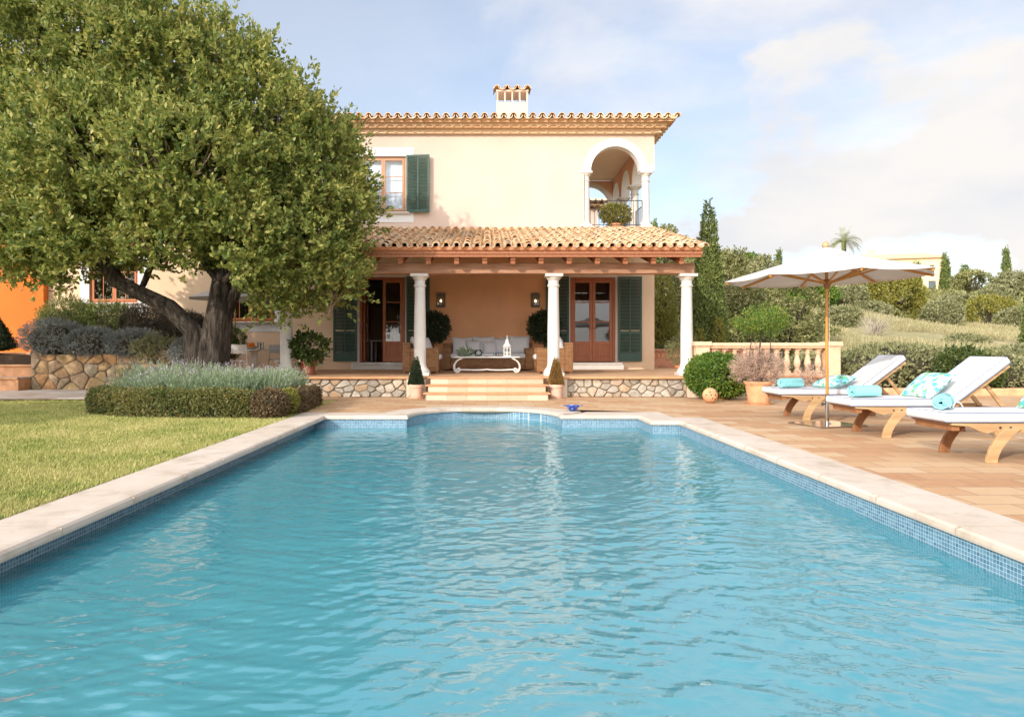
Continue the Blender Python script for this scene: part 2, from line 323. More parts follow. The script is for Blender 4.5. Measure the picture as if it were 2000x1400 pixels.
def paving(name, tw, th, cols, grout, rot=0, gap=0.0055, offset=0.5):
    t = NT(name); vec = t.coord((1, 1, 1), rot=(0, 0, rot))
    b = t.n('ShaderNodeTexBrick', {'Vector': vec, 'Color1': (0, 0, 0, 1), 'Color2': (1, 1, 1, 1), 'Mortar': (0.5, 0.5, 0.5, 1), 'Scale': 1.0, 'Mortar Size': gap, 'Mortar Smooth': 0.3, 'Bias': 0.0, 'Brick Width': tw, 'Row Height': th}, offset=offset)
    big = t.noise(0.7, 4); fine = t.noise(11, 7)
    k = t.n('ShaderNodeMath', {0: big, 1: 0.5, 2: 0.0}, operation='MULTIPLY_ADD'); sc = t.n('ShaderNodeSeparateColor', {0: b.outputs['Color']})
    k2 = t.n('ShaderNodeMath', {0: sc.outputs[0], 1: 0.6, 2: k.outputs[0]}, operation='MULTIPLY_ADD'); k3 = t.n('ShaderNodeMath', {0: fine, 1: 0.35, 2: k2.outputs[0]}, operation='MULTIPLY_ADD')
    k4 = t.n('ShaderNodeMath', {0: k3.outputs[0], 1: 0.22}, operation='SUBTRACT')
    c = t.ramp(k4.outputs[0], [(i / (len(cols) - 1), q) for i, q in enumerate(cols)])
    c = t.mix(b.outputs['Fac'], c, grout)
    inv = t.n('ShaderNodeMath', {0: 1.0, 1: b.outputs['Fac']}, operation='SUBTRACT'); hh = t.n('ShaderNodeMath', {0: fine, 1: 0.4, 2: inv.outputs[0]}, operation='MULTIPLY_ADD')
    return t.bsdf(c, 0.85, bump=hh.outputs[0], bs=0.5, bd=0.008)
deck_m = paving('terracotta paving', 0.46, 0.30, [(0.34, 0.155, 0.075), (0.42, 0.235, 0.12), (0.47, 0.295, 0.16), (0.50, 0.345, 0.205), (0.54, 0.41, 0.28)], (0.24, 0.16, 0.10))
terr_m = paving('terrace tiles', 0.30, 0.30, [(0.44, 0.22, 0.11), (0.55, 0.32, 0.17), (0.60, 0.38, 0.21), (0.64, 0.44, 0.26)], (0.38, 0.27, 0.18), offset=0.0)
path_m = paving('worn stone path', 0.7, 0.28, [(0.40, 0.22, 0.13), (0.50, 0.42, 0.34), (0.58, 0.52, 0.45), (0.62, 0.57, 0.50)], (0.34, 0.27, 0.21))
step_m = paving('step riser tiles', 0.42, 2.0, [(0.48, 0.35, 0.23), (0.58, 0.45, 0.32), (0.66, 0.55, 0.42)], (0.45, 0.33, 0.21), offset=0.0)
nosing_m = M('terracotta nosing', (0.56, 0.30, 0.15), 0.85, 0.15, 6, 0.25, 40)

t = NT('coping stone'); _vec = t.coord(); _n = t.noise(5, 7); _n2 = t.noise(0.9, 4)
_c = t.mix(0.5, t.ramp(_n, [(0.3, (0.48, 0.40, 0.32)), (0.7, (0.58, 0.505, 0.43))]), t.ramp(_n2, [(0.35, (0.48, 0.40, 0.315)), (0.65, (0.58, 0.51, 0.445))]))
_n3 = t.noise(2.6, 9, rough=0.7); _c = t.mix(0.6, _c, t.ramp(_n3, [(0.34, (0.62, 0.58, 0.52)), (0.5, (1, 1, 1))]), 'MULTIPLY')
coping_m = t.bsdf(_c, 0.8, bump=_n, bs=0.25, bd=0.006)
joint_m = M('coping joint', (0.40, 0.33, 0.26), 0.9, 0.1)

t = NT('pool mosaic'); tcn = t.n('ShaderNodeTexCoord'); sp = t.n('ShaderNodeSeparateXYZ', {0: tcn.outputs['Object']})
_a = t.n('ShaderNodeMath', {0: sp.outputs[0], 1: sp.outputs[1]}, operation='ADD')
cb = t.n('ShaderNodeCombineXYZ', {0: _a.outputs[0], 1: sp.outputs[2]})
b = t.n('ShaderNodeTexBrick', {'Vector': cb.outputs[0], 'Color1': (0, 0, 0, 1), 'Color2': (1, 1, 1, 1), 'Mortar': (0.5, 0.5, 0.5, 1), 'Scale': 1.0, 'Mortar Size': 0.0018, 'Brick Width': 0.026, 'Row Height': 0.026}, offset=0.0)
s2 = t.n('ShaderNodeSeparateColor', {0: b.outputs['Color']})
_c = t.mix(b.outputs['Fac'], t.ramp(s2.outputs[0], [(0, (0.065, 0.17, 0.27)), (0.5, (0.10, 0.235, 0.34)), (1, (0.155, 0.31, 0.41))]), (0.45, 0.52, 0.55))
mosaic_m = t.bsdf(_c, 0.25)
pool_floor = M('pool floor', (0.32, 0.83, 0.88), 0.8, 0.05, 0.8, 0.1, 20)

t = NT('pool water'); _n = t.noise(15, 3, t.coord((0.75, 1.25, 1))); bp = t.n('ShaderNodeBump', {'Height': _n, 'Strength': 0.18, 'Distance': 0.02})
fr = t.n('ShaderNodeFresnel', {0: 2.1, 'Normal': bp.outputs[0]})
tr = t.n('ShaderNodeBsdfTransparent', {0: (0.84, 0.985, 0.99, 1)}); gl = t.n('ShaderNodeBsdfGlossy', {0: (1, 1, 1, 1), 'Roughness': 0.015, 'Normal': bp.outputs[0]})
body = t.n('ShaderNodeBsdfDiffuse', {0: (0.10, 0.425, 0.52, 1)}); deep = t.n('ShaderNodeMixShader', {0: 0.55, 1: tr.outputs[0], 2: body.outputs[0]})   # light scattered back by the water itself
ms = t.n('ShaderNodeMixShader', {0: fr.outputs[0], 1: deep.outputs[0], 2: gl.outputs[0]}); t.t.links.new(ms.outputs[0], t.o.inputs[0]); water_m = t.m

t = NT('lawn soil and thatch'); _n = t.noise(1.1, 5); _n2 = t.noise(24, 6)
_c = t.mix(0.5, t.ramp(_n, [(0.35, (0.16, 0.19, 0.035)), (0.62, (0.38, 0.36, 0.10))]), t.ramp(_n2, [(0.35, (0.17, 0.18, 0.04)), (0.65, (0.42, 0.39, 0.13))]))
lawn_m = t.bsdf(_c, 1.0, bump=_n2, bs=0.6, bd=0.02)
blade_m = NT('lawn blades'); _g = blade_m.n('ShaderNodeNewGeometry'); _n = blade_m.noise(1.1, 5)
_k = blade_m.n('ShaderNodeMath', {0: _g.outputs['Random Per Island'], 1: 0.55, 2: _n}, operation='MULTIPLY_ADD')
blade_m.bsdf(blade_m.ramp(_k.outputs[0], [(0.42, (0.125, 0.20, 0.035)), (0.62, (0.285, 0.325, 0.075)), (0.88, (0.48, 0.43, 0.18))]), 0.8, spec=0.2); blade_m = blade_m.m
t = NT('dry ground'); _n = t.noise(0.12, 6); _n2 = t.noise(3, 6)
_c = t.mix(0.4, t.ramp(_n, [(0.35, (0.19, 0.19, 0.08)), (0.55, (0.35, 0.31, 0.17)), (0.7, (0.44, 0.38, 0.24))]), t.ramp(_n2, [(0.3, (0.22, 0.18, 0.08)), (0.7, (0.50, 0.42, 0.24))]))
ground_m = t.bsdf(_c, 1.0, bump=_n2, bs=0.5, bd=0.1)
straw_m = leafm('dry grass blades', [(0.27, 0.26, 0.12), (0.42, 0.38, 0.20), (0.54, 0.48, 0.30)], 0.2, 0.8)

t = NT('rattan weave'); _v = t.coord((1, 1, 1)); sp = t.n('ShaderNodeSeparateXYZ', {0: _v}); _a = t.n('ShaderNodeMath', {0: sp.outputs[0], 1: sp.outputs[1]}, operation='ADD')
cb = t.n('ShaderNodeCombineXYZ', {0: _a.outputs[0], 1: sp.outputs[2]})
b = t.n('ShaderNodeTexBrick', {'Vector': cb.outputs[0], 'Color1': (0.30, 0.14, 0.055, 1), 'Color2': (0.46, 0.24, 0.10, 1), 'Mortar': (0.08, 0.035, 0.015, 1), 'Scale': 1.0, 'Mortar Size': 0.007, 'Mortar Smooth': 0.6, 'Brick Width': 0.085, 'Row Height': 0.034})
inv = t.n('ShaderNodeMath', {0: 1.0, 1: b.outputs['Fac']}, operation='SUBTRACT')
rattan = t.bsdf(b.outputs['Color'], 0.6, bump=inv.outputs[0], bs=0.8, bd=0.01)

t = NT('floral print'); _v = t.coord((1, 1, 1)); va = t.n('ShaderNodeTexVoronoi', {'Vector': _v, 'Scale': 17.0, 'Randomness': 1.0}); sc = t.n('ShaderNodeSeparateColor', {0: va.outputs['Color']})
cc = t.ramp(sc.outputs[0], [(0, (0.10, 0.42, 0.50)), (0.25, (0.22, 0.58, 0.62)), (0.5, (0.70, 0.78, 0.74)), (0.7, (0.16, 0.46, 0.20)), (0.85, (0.40, 0.68, 0.66))], 'CONSTANT')
mk = t.ramp(va.outputs['Distance'], [(0.60, (0, 0, 0)), (0.64, (1, 1, 1))])
floral = t.bsdf(t.mix(mk, cc, (0.55, 0.78, 0.78)), 0.95)

lf_tree = leafm('carob leaves', [(0.085, 0.14, 0.038), (0.18, 0.235, 0.055), (0.33, 0.35, 0.085), (0.52, 0.47, 0.15)], 0.42)
lf_hedge = leafm('box leaves', [(0.055, 0.085, 0.025), (0.10, 0.135, 0.038), (0.19, 0.195, 0.055), (0.31, 0.21, 0.075)], 0.25)
lf_rust = leafm('bronzed box leaves', [(0.09, 0.065, 0.03), (0.16, 0.11, 0.05), (0.22, 0.15, 0.08)], 0.25)
lf_gold = leafm('golden dry box leaves', [(0.20, 0.11, 0.03), (0.32, 0.18, 0.05), (0.40, 0.25, 0.08)], 0.25)
lf_dark = leafm('dark leaves', [(0.015, 0.028, 0.012), (0.03, 0.05, 0.02), (0.05, 0.08, 0.03)], 0.2)
lf_lav = leafm('lavender leaves', [(0.17, 0.24, 0.12), (0.26, 0.34, 0.19), (0.36, 0.42, 0.28)], 0.25, 0.7)
lf_lavf = leafm('lavender flowers', [(0.30, 0.27, 0.32), (0.44, 0.41, 0.43)], 0.2, 0.8)
lf_grey = leafm('grey santolina leaves', [(0.15, 0.175, 0.165), (0.24, 0.26, 0.25), (0.34, 0.36, 0.34)], 0.2, 0.8)
lf_rose = leafm('rosemary leaves', [(0.08, 0.12, 0.035), (0.17, 0.21, 0.055), (0.30, 0.32, 0.08)], 0.25)
lf_brown = leafm('brownish shrub leaves', [(0.07, 0.065, 0.045), (0.12, 0.10, 0.07), (0.16, 0.14, 0.09)], 0.25)
lf_bright = leafm('bright shrub leaves', [(0.05, 0.12, 0.02), (0.09, 0.19, 0.03), (0.17, 0.25, 0.04), (0.32, 0.34, 0.05)], 0.3)
lf_pot = leafm('glossy pot plant leaves', [(0.03, 0.06, 0.015), (0.07, 0.11, 0.025), (0.13, 0.16, 0.04)], 0.25, 0.35)
lf_yel = leafm('yellow green leaves', [(0.16, 0.17, 0.03), (0.27, 0.26, 0.05), (0.38, 0.33, 0.07)], 0.3)
lf_olive = leafm('olive leaves', [(0.16, 0.18, 0.075), (0.26, 0.27, 0.125), (0.38, 0.36, 0.20)], 0.25, 0.6)
lf_oak = leafm('holm oak leaves', [(0.09, 0.12, 0.035), (0.19, 0.21, 0.07), (0.33, 0.32, 0.13), (0.43, 0.40, 0.20)], 0.25, 0.6)
lf_cyp = leafm('cypress scales', [(0.065, 0.10, 0.03), (0.14, 0.19, 0.05), (0.25, 0.28, 0.075)], 0.15, 0.7)
lf_dry = leafm('dry pinkish twigs', [(0.34, 0.22, 0.16), (0.46, 0.33, 0.26), (0.52, 0.42, 0.35)], 0.1, 0.9)
lf_palm = leafm('palm fronds', [(0.12, 0.16, 0.05), (0.22, 0.26, 0.08), (0.32, 0.34, 0.14)], 0.2)

# ------------------------------------------------------------------ terrain
def terr(x, y):
    """Height of the land beyond the garden."""
    prof = [(0, -0.06), (22, -0.06), (35, 0.75), (45, 1.3), (60, 2.5), (72, 3.6), (90, 6.6), (112, 9.6), (130, 11.4), (160, 12.0), (300, 13.0), (900, 10.0)]
    z = float(np.interp(y, [p[0] for p in prof], [p[1] for p in prof]))
    if y > 24:
        z += 5.0 * math.exp(-(((x - 22) / 12) ** 2 + ((y - 74) / 22) ** 2))
        z += 0.25 * math.sin(x * 0.35 + y * 0.2) * min(1, (y - 24) / 30)
    return z
def terr_grid(xs, ys, hole=None):
    m = MB(); nx, ny = len(xs), len(ys)
    vs = [(x, y, terr(x, y)) for y in ys for x in xs]; fs = []
    for j in range(ny - 1):
        for i in range(nx - 1):
            if hole and hole(0.5 * (xs[i] + xs[i + 1]), 0.5 * (ys[j] + ys[j + 1])): continue
            fs.append((j * nx + i, j * nx + i + 1, (j + 1) * nx + i + 1, (j + 1) * nx + i))
    return m.add(vs, fs)
gx = [-900, -500, -250, -120, -60, -35, -20, -14, -6, -3.2, 0, 3.4, 6, 10, 14, 18, 22, 26, 30, 35, 40, 46, 52, 60, 70, 80, 90, 105, 120, 150, 200, 300, 500, 900]
gy = [-200, -60, -20, -6, -2, 0.5, 4, 8, 12.3, 14, 16, 20, 24, 28, 32, 36, 40, 45, 50, 55, 60, 66, 72, 80, 90, 100, 112, 122, 130, 145, 160, 200, 300, 500, 900, 2500]
g = terr_grid(gx, gy, lambda x, y: -3.2 < x < 3.4 and 0.5 < y < 12.3).build('ground', ground_m, smooth=60); tag(g, kind='structure')

# ------------------------------------------------------------------ pool
XL, XR, YN = -2.63, 2.90, 0.9
arc = [(-0.04 + 1.26 * math.cos(PI - k * PI / 20), 11.17 + 1.26 * math.sin(PI - k * PI / 20)) for k in range(21)]
inner = [(XL, YN), (XL, 11.03), (-1.30, 11.03)] + arc + [(1.22, 11.08), (2.47, 11.08), (2.47, 10.22), (XR, 10.22), (XR, YN)]
arc_o = [(-0.04 + 1.72 * math.cos(PI - k * PI / 20), 11.17 + 1.68 * math.sin(PI - k * PI / 20)) for k in range(21)]
arc_o = [(x, max(y, 11.55)) for x, y in arc_o]
outer = [(-3.09, YN - 0.45), (-3.09, 11.5), (-1.68, 11.5)] + arc_o + [(1.62, 11.62), (2.93, 11.62), (2.93, 10.72), (3.36, 10.72), (3.36, YN - 0.45)]
n = len(inner)
def ring(m, a, za, b, zb): m.add([(x, y, za) for x, y in a] + [(x, y, zb) for x, y in b], [(i, (i + 1) % n, n + (i + 1) % n, n + i) for i in range(n)])
def lerp2(a, b, k): return [(p[0] + (q[0] - p[0]) * k, p[1] + (q[1] - p[1]) * k) for p, q in zip(a, b)]
m = MB()
wallp = [(-2.78 if abs(x - XL) < 1e-6 else x, y) for x, y in inner]                 # the left coping hangs out over its wall
lip = lerp2(inner, outer, -0.06); prof = [(lip, -0.052), (lip, -0.036), (lerp2(inner, outer, -0.045), -0.012), (lerp2(inner, outer, -0.005), 0.002), (lerp2(inner, outer, 0.08), 0.008), (outer, 0.008), (outer, -0.05)]
ring(m, wallp, -0.052, lip, -0.052)
for (a, za), (b, zb) in zip(prof[:-1], prof[1:]): ring(m, a, za, b, zb)
cop = m.build('pool_coping', coping_m, smooth=50); tag(cop, kind='structure')
m = MB()                                                     # joints between the coping stones: thin mortar lines
for sx_, xa, xb in ((-1, -3.09, XL + 0.015), (1, XR - 0.015, 3.36)):
    for k in range(12):
        y = 1.6 + 0.86 * k
        if y < 10.0: m.bb(xa, xb, y - 0.0035, y + 0.0035, 0.004, 0.0092); xx = xb if sx_ < 0 else xa; m.bb(xx - 0.014, xx + 0.014, y - 0.0035, y + 0.0035, -0.05, 0.0)
for k in range(2, 20, 3): 
    p, q = arc[k], arc_o[k]; m.beam((p[0], p[1], 0.0075), (q[0], q[1], 0.0075), 0.006, 0.003)
cj = m.build('coping_joints', joint_m, cop)
m = MB(); ring(m, wallp, -0.05, wallp, -0.42); basin = m.build('pool_wall', mosaic_m); tag(basin, kind='structure'); m = MB(); ring(m, wallp, -0.42, wallp, -1.0); tag(m.build('pool_lower_wall', pool_floor), kind='structure')
m = MB(); m.add([(x, y, -0.98) for x, y in wallp], [tuple(range(n))]); fl = m.build('pool_floor', pool_floor); tag(fl, kind='structure')
# water: a real rippled sheet
ZW = -0.19
xs = np.arange(-2.80, XR + 0.03, 0.016); ys = np.concatenate([np.arange(YN, 6.0, 0.012), np.arange(6.0, 12.47, 0.018)])
X, Y = np.meshgrid(xs, ys); H = np.zeros_like(X); r = np.random.default_rng(5)
wx = X + 0.10 * np.sin(1.7 * Y + 0.9 * X) + 0.05 * np.sin(4.1 * X - 2.2 * Y); wy = Y + 0.12 * np.sin(1.3 * X - 0.7 * Y) + 0.05 * np.sin(3.7 * Y + 2.9 * X)
for i in range(70):
    lam = 0.062 * (10 ** r.uniform(0, 0.95)); th = r.normal(PI / 2 + 0.12, 0.52); k = 2 * PI / lam
    ph = k * (wx * math.cos(th) + wy * math.sin(th)) + r.uniform(0, 6.28)
    slope = 0.026 * (0.12 / max(lam, 0.12)) ** 0.35 * r.uniform(0.6, 1.4)
    env = np.clip(0.6 + 0.8 * np.sin(0.9 * X + 1.1 * Y + 1.7 * i) * np.sin(0.8 * Y - 0.7 * X + 2.3 * i), 0, 2)
    H += slope * lam / (2 * PI) * env * (np.sin(ph) + 0.3 * np.sin(2 * ph + 1.0))
H *= np.interp(Y, [3, 8, 12], [1.0, 0.85, 0.7]); H *= 0.75 + 0.25 * np.clip((X + 1) / 3, -0.6, 1)
ins = ((X >= -2.81) & (X <= XR + 0.03) & (Y <= 10.23)) | ((X <= 2.49) & (Y <= 11.10)) | ((X + 0.04) ** 2 + (Y - 11.17) ** 2 <= 1.27 ** 2)
ny_, nx_ = X.shape; V = np.stack([X, Y, ZW + H], -1).reshape(-1, 3).astype(np.float32)
I = np.arange(nx_ * ny_).reshape(ny_, nx_); Q = np.stack([I[:-1, :-1], I[:-1, 1:], I[1:, 1:], I[1:, :-1]], -1).reshape(-1, 4)
Q = Q[(ins[:-1, :-1] & ins[1:, 1:] & ins[1:, :-1] & ins[:-1, 1:]).ravel()]
me = bpy.data.meshes.new('water'); me.vertices.add(len(V)); me.vertices.foreach_set('co', V.ravel()); me.loops.add(Q.size); me.loops.foreach_set('vertex_index', Q.ravel().astype(np.int32))
me.polygons.add(len(Q)); me.polygons.foreach_set('loop_start', np.arange(len(Q), dtype=np.int32) * 4); me.polygons.foreach_set('use_smooth', np.ones(len(Q), bool)); me.update(calc_edges=True); me.materials.append(water_m)
wo = link('water', me); tag(wo, kind='structure')

# ------------------------------------------------------------------ deck, lawn, path
def sheet(name, polys, z, mat):
    m = MB()
    for p in polys: m.add([(x, y, z) for x, y in p], [tuple(range(len(p)))])
    return tag(m.build(name, mat), kind='structure')
sheet('pool_deck', [[(3.36, -1), (12.6, -1), (12.6, 15.9), (3.36, 15.9)], [(2.93, 10.72), (3.36, 10.72), (3.36, 15.9), (2.93, 15.9)],
                    [(-3.09, 11.5), (-1.68, 11.5), (-1.68, 15.9), (-3.09, 15.9)], arc_o[4:17] + [(2.93, 11.62), (2.93, 15.9), (-1.68, 15.9), (-1.68, 11.55)],
                    [(-7.6, 12.6), (-3.09, 12.6), (-3.09, 15.9), (-7.6, 15.9)], [(-3.09, -1), (3.36, -1), (3.36, 0.45), (-3.09, 0.45)]], 0.0, deck_m)
sheet('lawn', [[(-30, -1), (-3.09, -1), (-3.09, 12.6), (-7.6, 12.6), (-7.6, 14.2), (-30, 14.2)]], 0.0, lawn_m)
sheet('path', [[(-30, 14.2), (-7.6, 14.2), (-7.6, 17.8), (-30, 17.8)]], 0.03, path_m)
nb = 250000                                                   # grass blades, denser towards the viewer
gy_ = 4.0 + 10.2 * RNG.uniform(0, 1, nb) ** 1.15; gx_ = -3.10 - RNG.uniform(0, 1, nb) * np.minimum(gy_ * 0.74 - 1.2, 9.5).clip(0.2)
P = np.stack([gx_, gy_, np.zeros(nb)], 1); hh = RNG.uniform(0.016, 0.042, nb); a = RNG.uniform(0, 6.28, nb); wd = 0.0035
l2 = RNG.normal(size=(nb, 2)) * 0.018; d = np.stack([np.cos(a) * wd, np.sin(a) * wd, np.zeros(nb)], 1)
V = np.stack([P - d, P + d, P + np.stack([l2[:, 0], l2[:, 1], hh], 1)], 1).reshape(-1, 3)
tag(rawmesh('lawn_grass', V, 3, blade_m), kind='stuff')

# ------------------------------------------------------------------ house
YW = 20.5; XH0, XH1 = -5.0, 5.03
house = thing('house', 'cream two storey villa with tiled roofs, corner loggia and columned porch facing the pool', 'house', (0, YW, 0)); OFF[house.name] = (0, YW, 0)
XZ = lambda y: (lambda a, b, d: (a, y + d, b))
def panel(x0, x1, z0, z1, holes, y, t=0.3, m=None):
    m = m or MB(); xs = sorted({x0, x1} | {h[i] for h in holes for i in (0, 1)}); zs = sorted({z0, z1} | {h[i] for h in holes for i in (2, 3)})
    for a, b in zip(xs[:-1], xs[1:]):
        for c, d in zip(zs[:-1], zs[1:]):
            cx, cz = (a + b) / 2, (c + d) / 2
            if not any(h[0] < cx < h[1] and h[2] < cz < h[3] for h in holes):
                m.add([(a, y, c), (b, y, c), (b, y, d), (a, y, d)], [(0, 1, 2, 3)]); m.add([(a, y + t, c), (b, y + t, c), (b, y + t, d), (a, y + t, d)], [(3, 2, 1, 0)])
    for h in holes:
        a, b, c, d = h; m.add([(a, y, c), (b, y, c), (b, y, d), (a, y, d), (a, y + t, c), (b, y + t, c), (b, y + t, d), (a, y + t, d)], [(0, 1, 5, 4), (1, 2, 6, 5), (2, 3, 7, 6), (3, 0, 4, 7)])
    return m
def arch_wall(m, fn, a0, a1, zb, z1, c, r, zs, t, solid=(True, True), nseg=24):
    """A wall strip with a round arch. fn(a, z, depth)."""
    for d, fl in ((0, 0), (t, 1)):
        pts = [(c - r * math.cos(PI * k / nseg), zs + r * math.sin(PI * k / nseg)) for k in range(nseg + 1)]
        for p, q in zip(pts[:-1], pts[1:]): m.add([fn(p[0], p[1], d), fn(q[0], q[1], d), fn(q[0], z1, d), fn(p[0], z1, d)], [(0, 1, 2, 3)])
        for s_, (x0, x1) in zip(solid, ((a0, c - r), (c + r, a1))):
            zz = zb if s_ else zs
            if x1 - x0 > 1e-4: m.add([fn(x0, zz, d), fn(x1, zz, d), fn(x1, z1, d), fn(x0, z1, d)], [(0, 1, 2, 3)])
    pts = [(c - r * math.cos(PI * k / nseg), zs + r * math.sin(PI * k / nseg)) for k in range(nseg + 1)]
    if solid[0]: pts = [(c - r, zb)] + pts
    if solid[1]: pts = pts + [(c + r, zb)]
    for p, q in zip(pts[:-1], pts[1:]): m.add([fn(p[0], p[1], 0), fn(q[0], q[1], 0), fn(q[0], q[1], t), fn(p[0], p[1], t)], [(0, 1, 2, 3)])
    if not solid[1]: m.add([fn(c + r, zs, 0), fn(a1, zs, 0), fn(a1, zs, t), fn(c + r, zs, t)], [(0, 1, 2, 3)])
    m.add([fn(a1, zs if not solid[1] else zb, 0), fn(a1, z1, 0), fn(a1, z1, t), fn(a1, zs if not solid[1] else zb, t)], [(0, 1, 2, 3)])
    return m
ZF1, ZTOP = 4.72, 7.72
# openings: x0, x1, z0, z1
DL = (-3.83, -2.45, 0.66, 3.22); DR = (2.50, 3.86, 0.66, 3.22)
WU = (-3.80, -2.43, 5.16, 6.84); WL1 = (-11.95, -10.5, 2.45, 4.3); WL2 = (-7.85, -6.40, 1.88, 3.45)
LX0, LX1 = 2.92, XH1
panel(XH0, LX0, ZF1 - 0.02, ZTOP, [WU], YW).build('wall', plaster_up, house)
arch_wall(MB(), XZ(YW), LX0, LX1, ZF1, ZTOP, 3.86, 0.76, 6.41, 0.3, (False, False)).build('wall', plaster_up, house, smooth=40)
panel(XH0, -1.75, 0.0, ZF1 - 0.02, [DL], YW).build('wall', plaster_lo, house); panel(1.75, XH1, 0.0, ZF1 - 0.02, [DR], YW, 0.3).build('wall', plaster_lo, house)
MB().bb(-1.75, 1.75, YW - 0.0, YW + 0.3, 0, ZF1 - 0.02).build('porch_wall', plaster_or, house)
MB().bb(XH1 - 0.3, XH1 - 0.002, YW + 0.302, 30, 0, ZF1 - 0.2).build('side_wall', plaster_lo, house)
panel(-15, XH0, 0.0, 6.3, [WL1, WL2], YW + 0.02).build('wing_wall', plaster_lo, house)
MB().bb(-22, -13.19, 20.3, 24, 0, 5.6).build('orange_wing_wall', plaster_or2, house)
# loggia
m = MB(); m.bb(LX0 - 0.3, LX1, YW + 0.302, 26, ZF1 - 0.2, ZF1); m.bb(LX0, LX1, YW, YW + 0.3, ZF1 - 0.2, ZF1 - 0.003); m.build('loggia_floor', plaster_lo, house)
MB().bb(LX0 - 0.3, LX1 - 0.305, YW + 0.302, 25.7, 7.38, 7.6).build('loggia_ceiling', ceil_m, house)
MB().bb(LX0 - 0.3, LX0 - 0.02, YW + 0.302, 25.7, ZF1, 7.38).build('loggia_inner_wall', plaster_in, house)
fs_ = lambda a, z, d: (LX1 - d, a, z)
m = MB()
for c in (21.55, 23.38, 25.15): arch_wall(m, fs_, c - 0.915, c + 0.915, ZF1, 7.6, c, 0.75, 6.41, 0.3, (False, False))
m.build('side_arcade', plaster_in, house, smooth=40)
arch_wall(MB(), XZ(25.72), LX0 - 0.3, LX1 - 0.31, ZF1, 7.38, 3.86, 0.78, 6.41, 0.28, (True, False)).build('loggia_back_wall', plaster_in, house, smooth=40)
def arch_band(m, fn, c, r0, r1, zs, t0, t1, lim=99, nseg=28):
    for k in range(nseg):
        a, b = PI * k / nseg, PI * (k + 1) / nseg
        q = [(min(c - rr * math.cos(x), lim), zs + rr * math.sin(x)) for x in (a, b) for rr in (r0, r1)]
        P0 = [fn(p[0], p[1], t0) for p in q]; P1 = [fn(p[0], p[1], t1) for p in q]
        m.add(P0 + P1, [(0, 1, 3, 2), (4, 6, 7, 5), (1, 5, 7, 3), (0, 2, 6, 4)])
    return m
m = arch_band(MB(), XZ(YW), 3.86, 0.735, 0.965, 6.41, -0.012, 0.31, LX1 + 0.004); m.bb(4.63, LX1 + 0.007, YW - 0.0155, YW + 0.3135, 6.408, 6.60)
m.build('arch_trim', white_pl, house, smooth=40)
for c in (21.55, 23.38, 25.15): arch_band(MB(), fs_, c, 0.735, 0.80, 6.41, -0.012, 0.29).build('arch_trim', white_pl, house, smooth=40)
arch_band(MB(), XZ(25.72), 3.86, 0.76, 0.90, 6.41, -0.012, 0.2).build('arch_trim', white_pl, house, smooth=40)
def column(x, y, z0, z1, r, mat, pl):
    """A Tuscan column: square plinth and abacus, round base, tapering shaft, capital."""
    m = MB(); h = z1 - z0; m.bb(x - pl / 2, x + pl / 2, y - pl / 2, y + pl / 2, z0, z0 + 0.07)
    m.lathe([(pl * .5, .07), (pl * .5, .11), (pl * .455, .13), (pl * .42, .15), (pl * .40, .17), (r * 1.12, .19), (r * 1.03, .26), (r, .3), (r * .99, h * .45), (r * .86, h - .33), (r * .86, h - .30), (r * 1.02, h - .29), (r * 1.02, h - .255), (r * .88, h - .245), (r * .88, h - .15), (r * 1.05, h - .13), (r * 1.25, h - .08), (r * 1.32, h - .06)], (x, y, z0), 24)
    m.bb(x - r * 1.45, x + r * 1.45, y - r * 1.45, y + r * 1.45, z1 - .062, z1)
    return m.build('column', mat, house, smooth=45)
YC = 16.1
for x in (-4.73, -1.58, 1.57, 4.71): column(x, YC, 0.45, 2.83, 0.142, stone_w, 0.46)
for x, y in ((4.80, 20.66), (2.985, 20.66)): column(x, y, ZF1, 6.41, 0.125, stone_w, 0.34)
for y in (22.465, 24.265, 25.9): column(4.86, y, ZF1, 6.41, 0.14, stone_w, 0.36)
# iron balustrade of the loggia
m = MB(); y = 20.58
m.tube([(3.1, y, 5.53), (4.68, y, 5.53)], .013, 6); m.tube([(3.1, y, 4.80), (4.68, y, 4.80)], .01, 6)
for k in range(13): m.tube([(3.12 + k * .13, y, 4.74), (3.12 + k * .13, y, 5.53)], .008, 5)
for ya, yb in ((20.8, 22.3), (22.62, 24.1)):
    m.tube([(4.86, ya, 5.53), (4.86, yb, 5.53)], .013, 6)
    for k in range(11): m.tube([(4.86, ya + (yb - ya) * k / 10, 4.74), (4.86, ya + (yb - ya) * k / 10, 5.53)], .008, 5)
m.build('balcony_railing', iron, house)
# annex seen through the loggia
MB().bb(-4, 5.1, 31.5, 36, 4, 7.5).build('annex_wall', plaster_up, house)
# rooms behind the openings
def room(x0, x1, z0, z1, y0, y1, mat=room_m):
    m = MB(); m.add([(x0, y0, z0), (x1, y0, z0), (x1, y0, z1), (x0, y0, z1), (x0, y1, z0), (x1, y1, z0), (x1, y1, z1), (x0, y1, z1)], [(4, 5, 6, 7), (0, 1, 5, 4), (1, 2, 6, 5), (2, 3, 7, 6), (3, 0, 4, 7)])
    return m.build('room', mat, house)
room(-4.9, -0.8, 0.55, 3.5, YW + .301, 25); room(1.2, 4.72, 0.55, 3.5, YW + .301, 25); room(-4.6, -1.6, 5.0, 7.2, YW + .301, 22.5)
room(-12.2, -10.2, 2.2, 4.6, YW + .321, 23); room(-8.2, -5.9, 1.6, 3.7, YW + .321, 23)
m = MB()
m.add([(x, YW + .22 + .006 * math.sin(x * 23), z) for z in (5.16, 6.84) for x in np.linspace(-3.78, -2.45, 60)], [(i, i + 1, 61 + i, 60 + i) for i in range(59)])
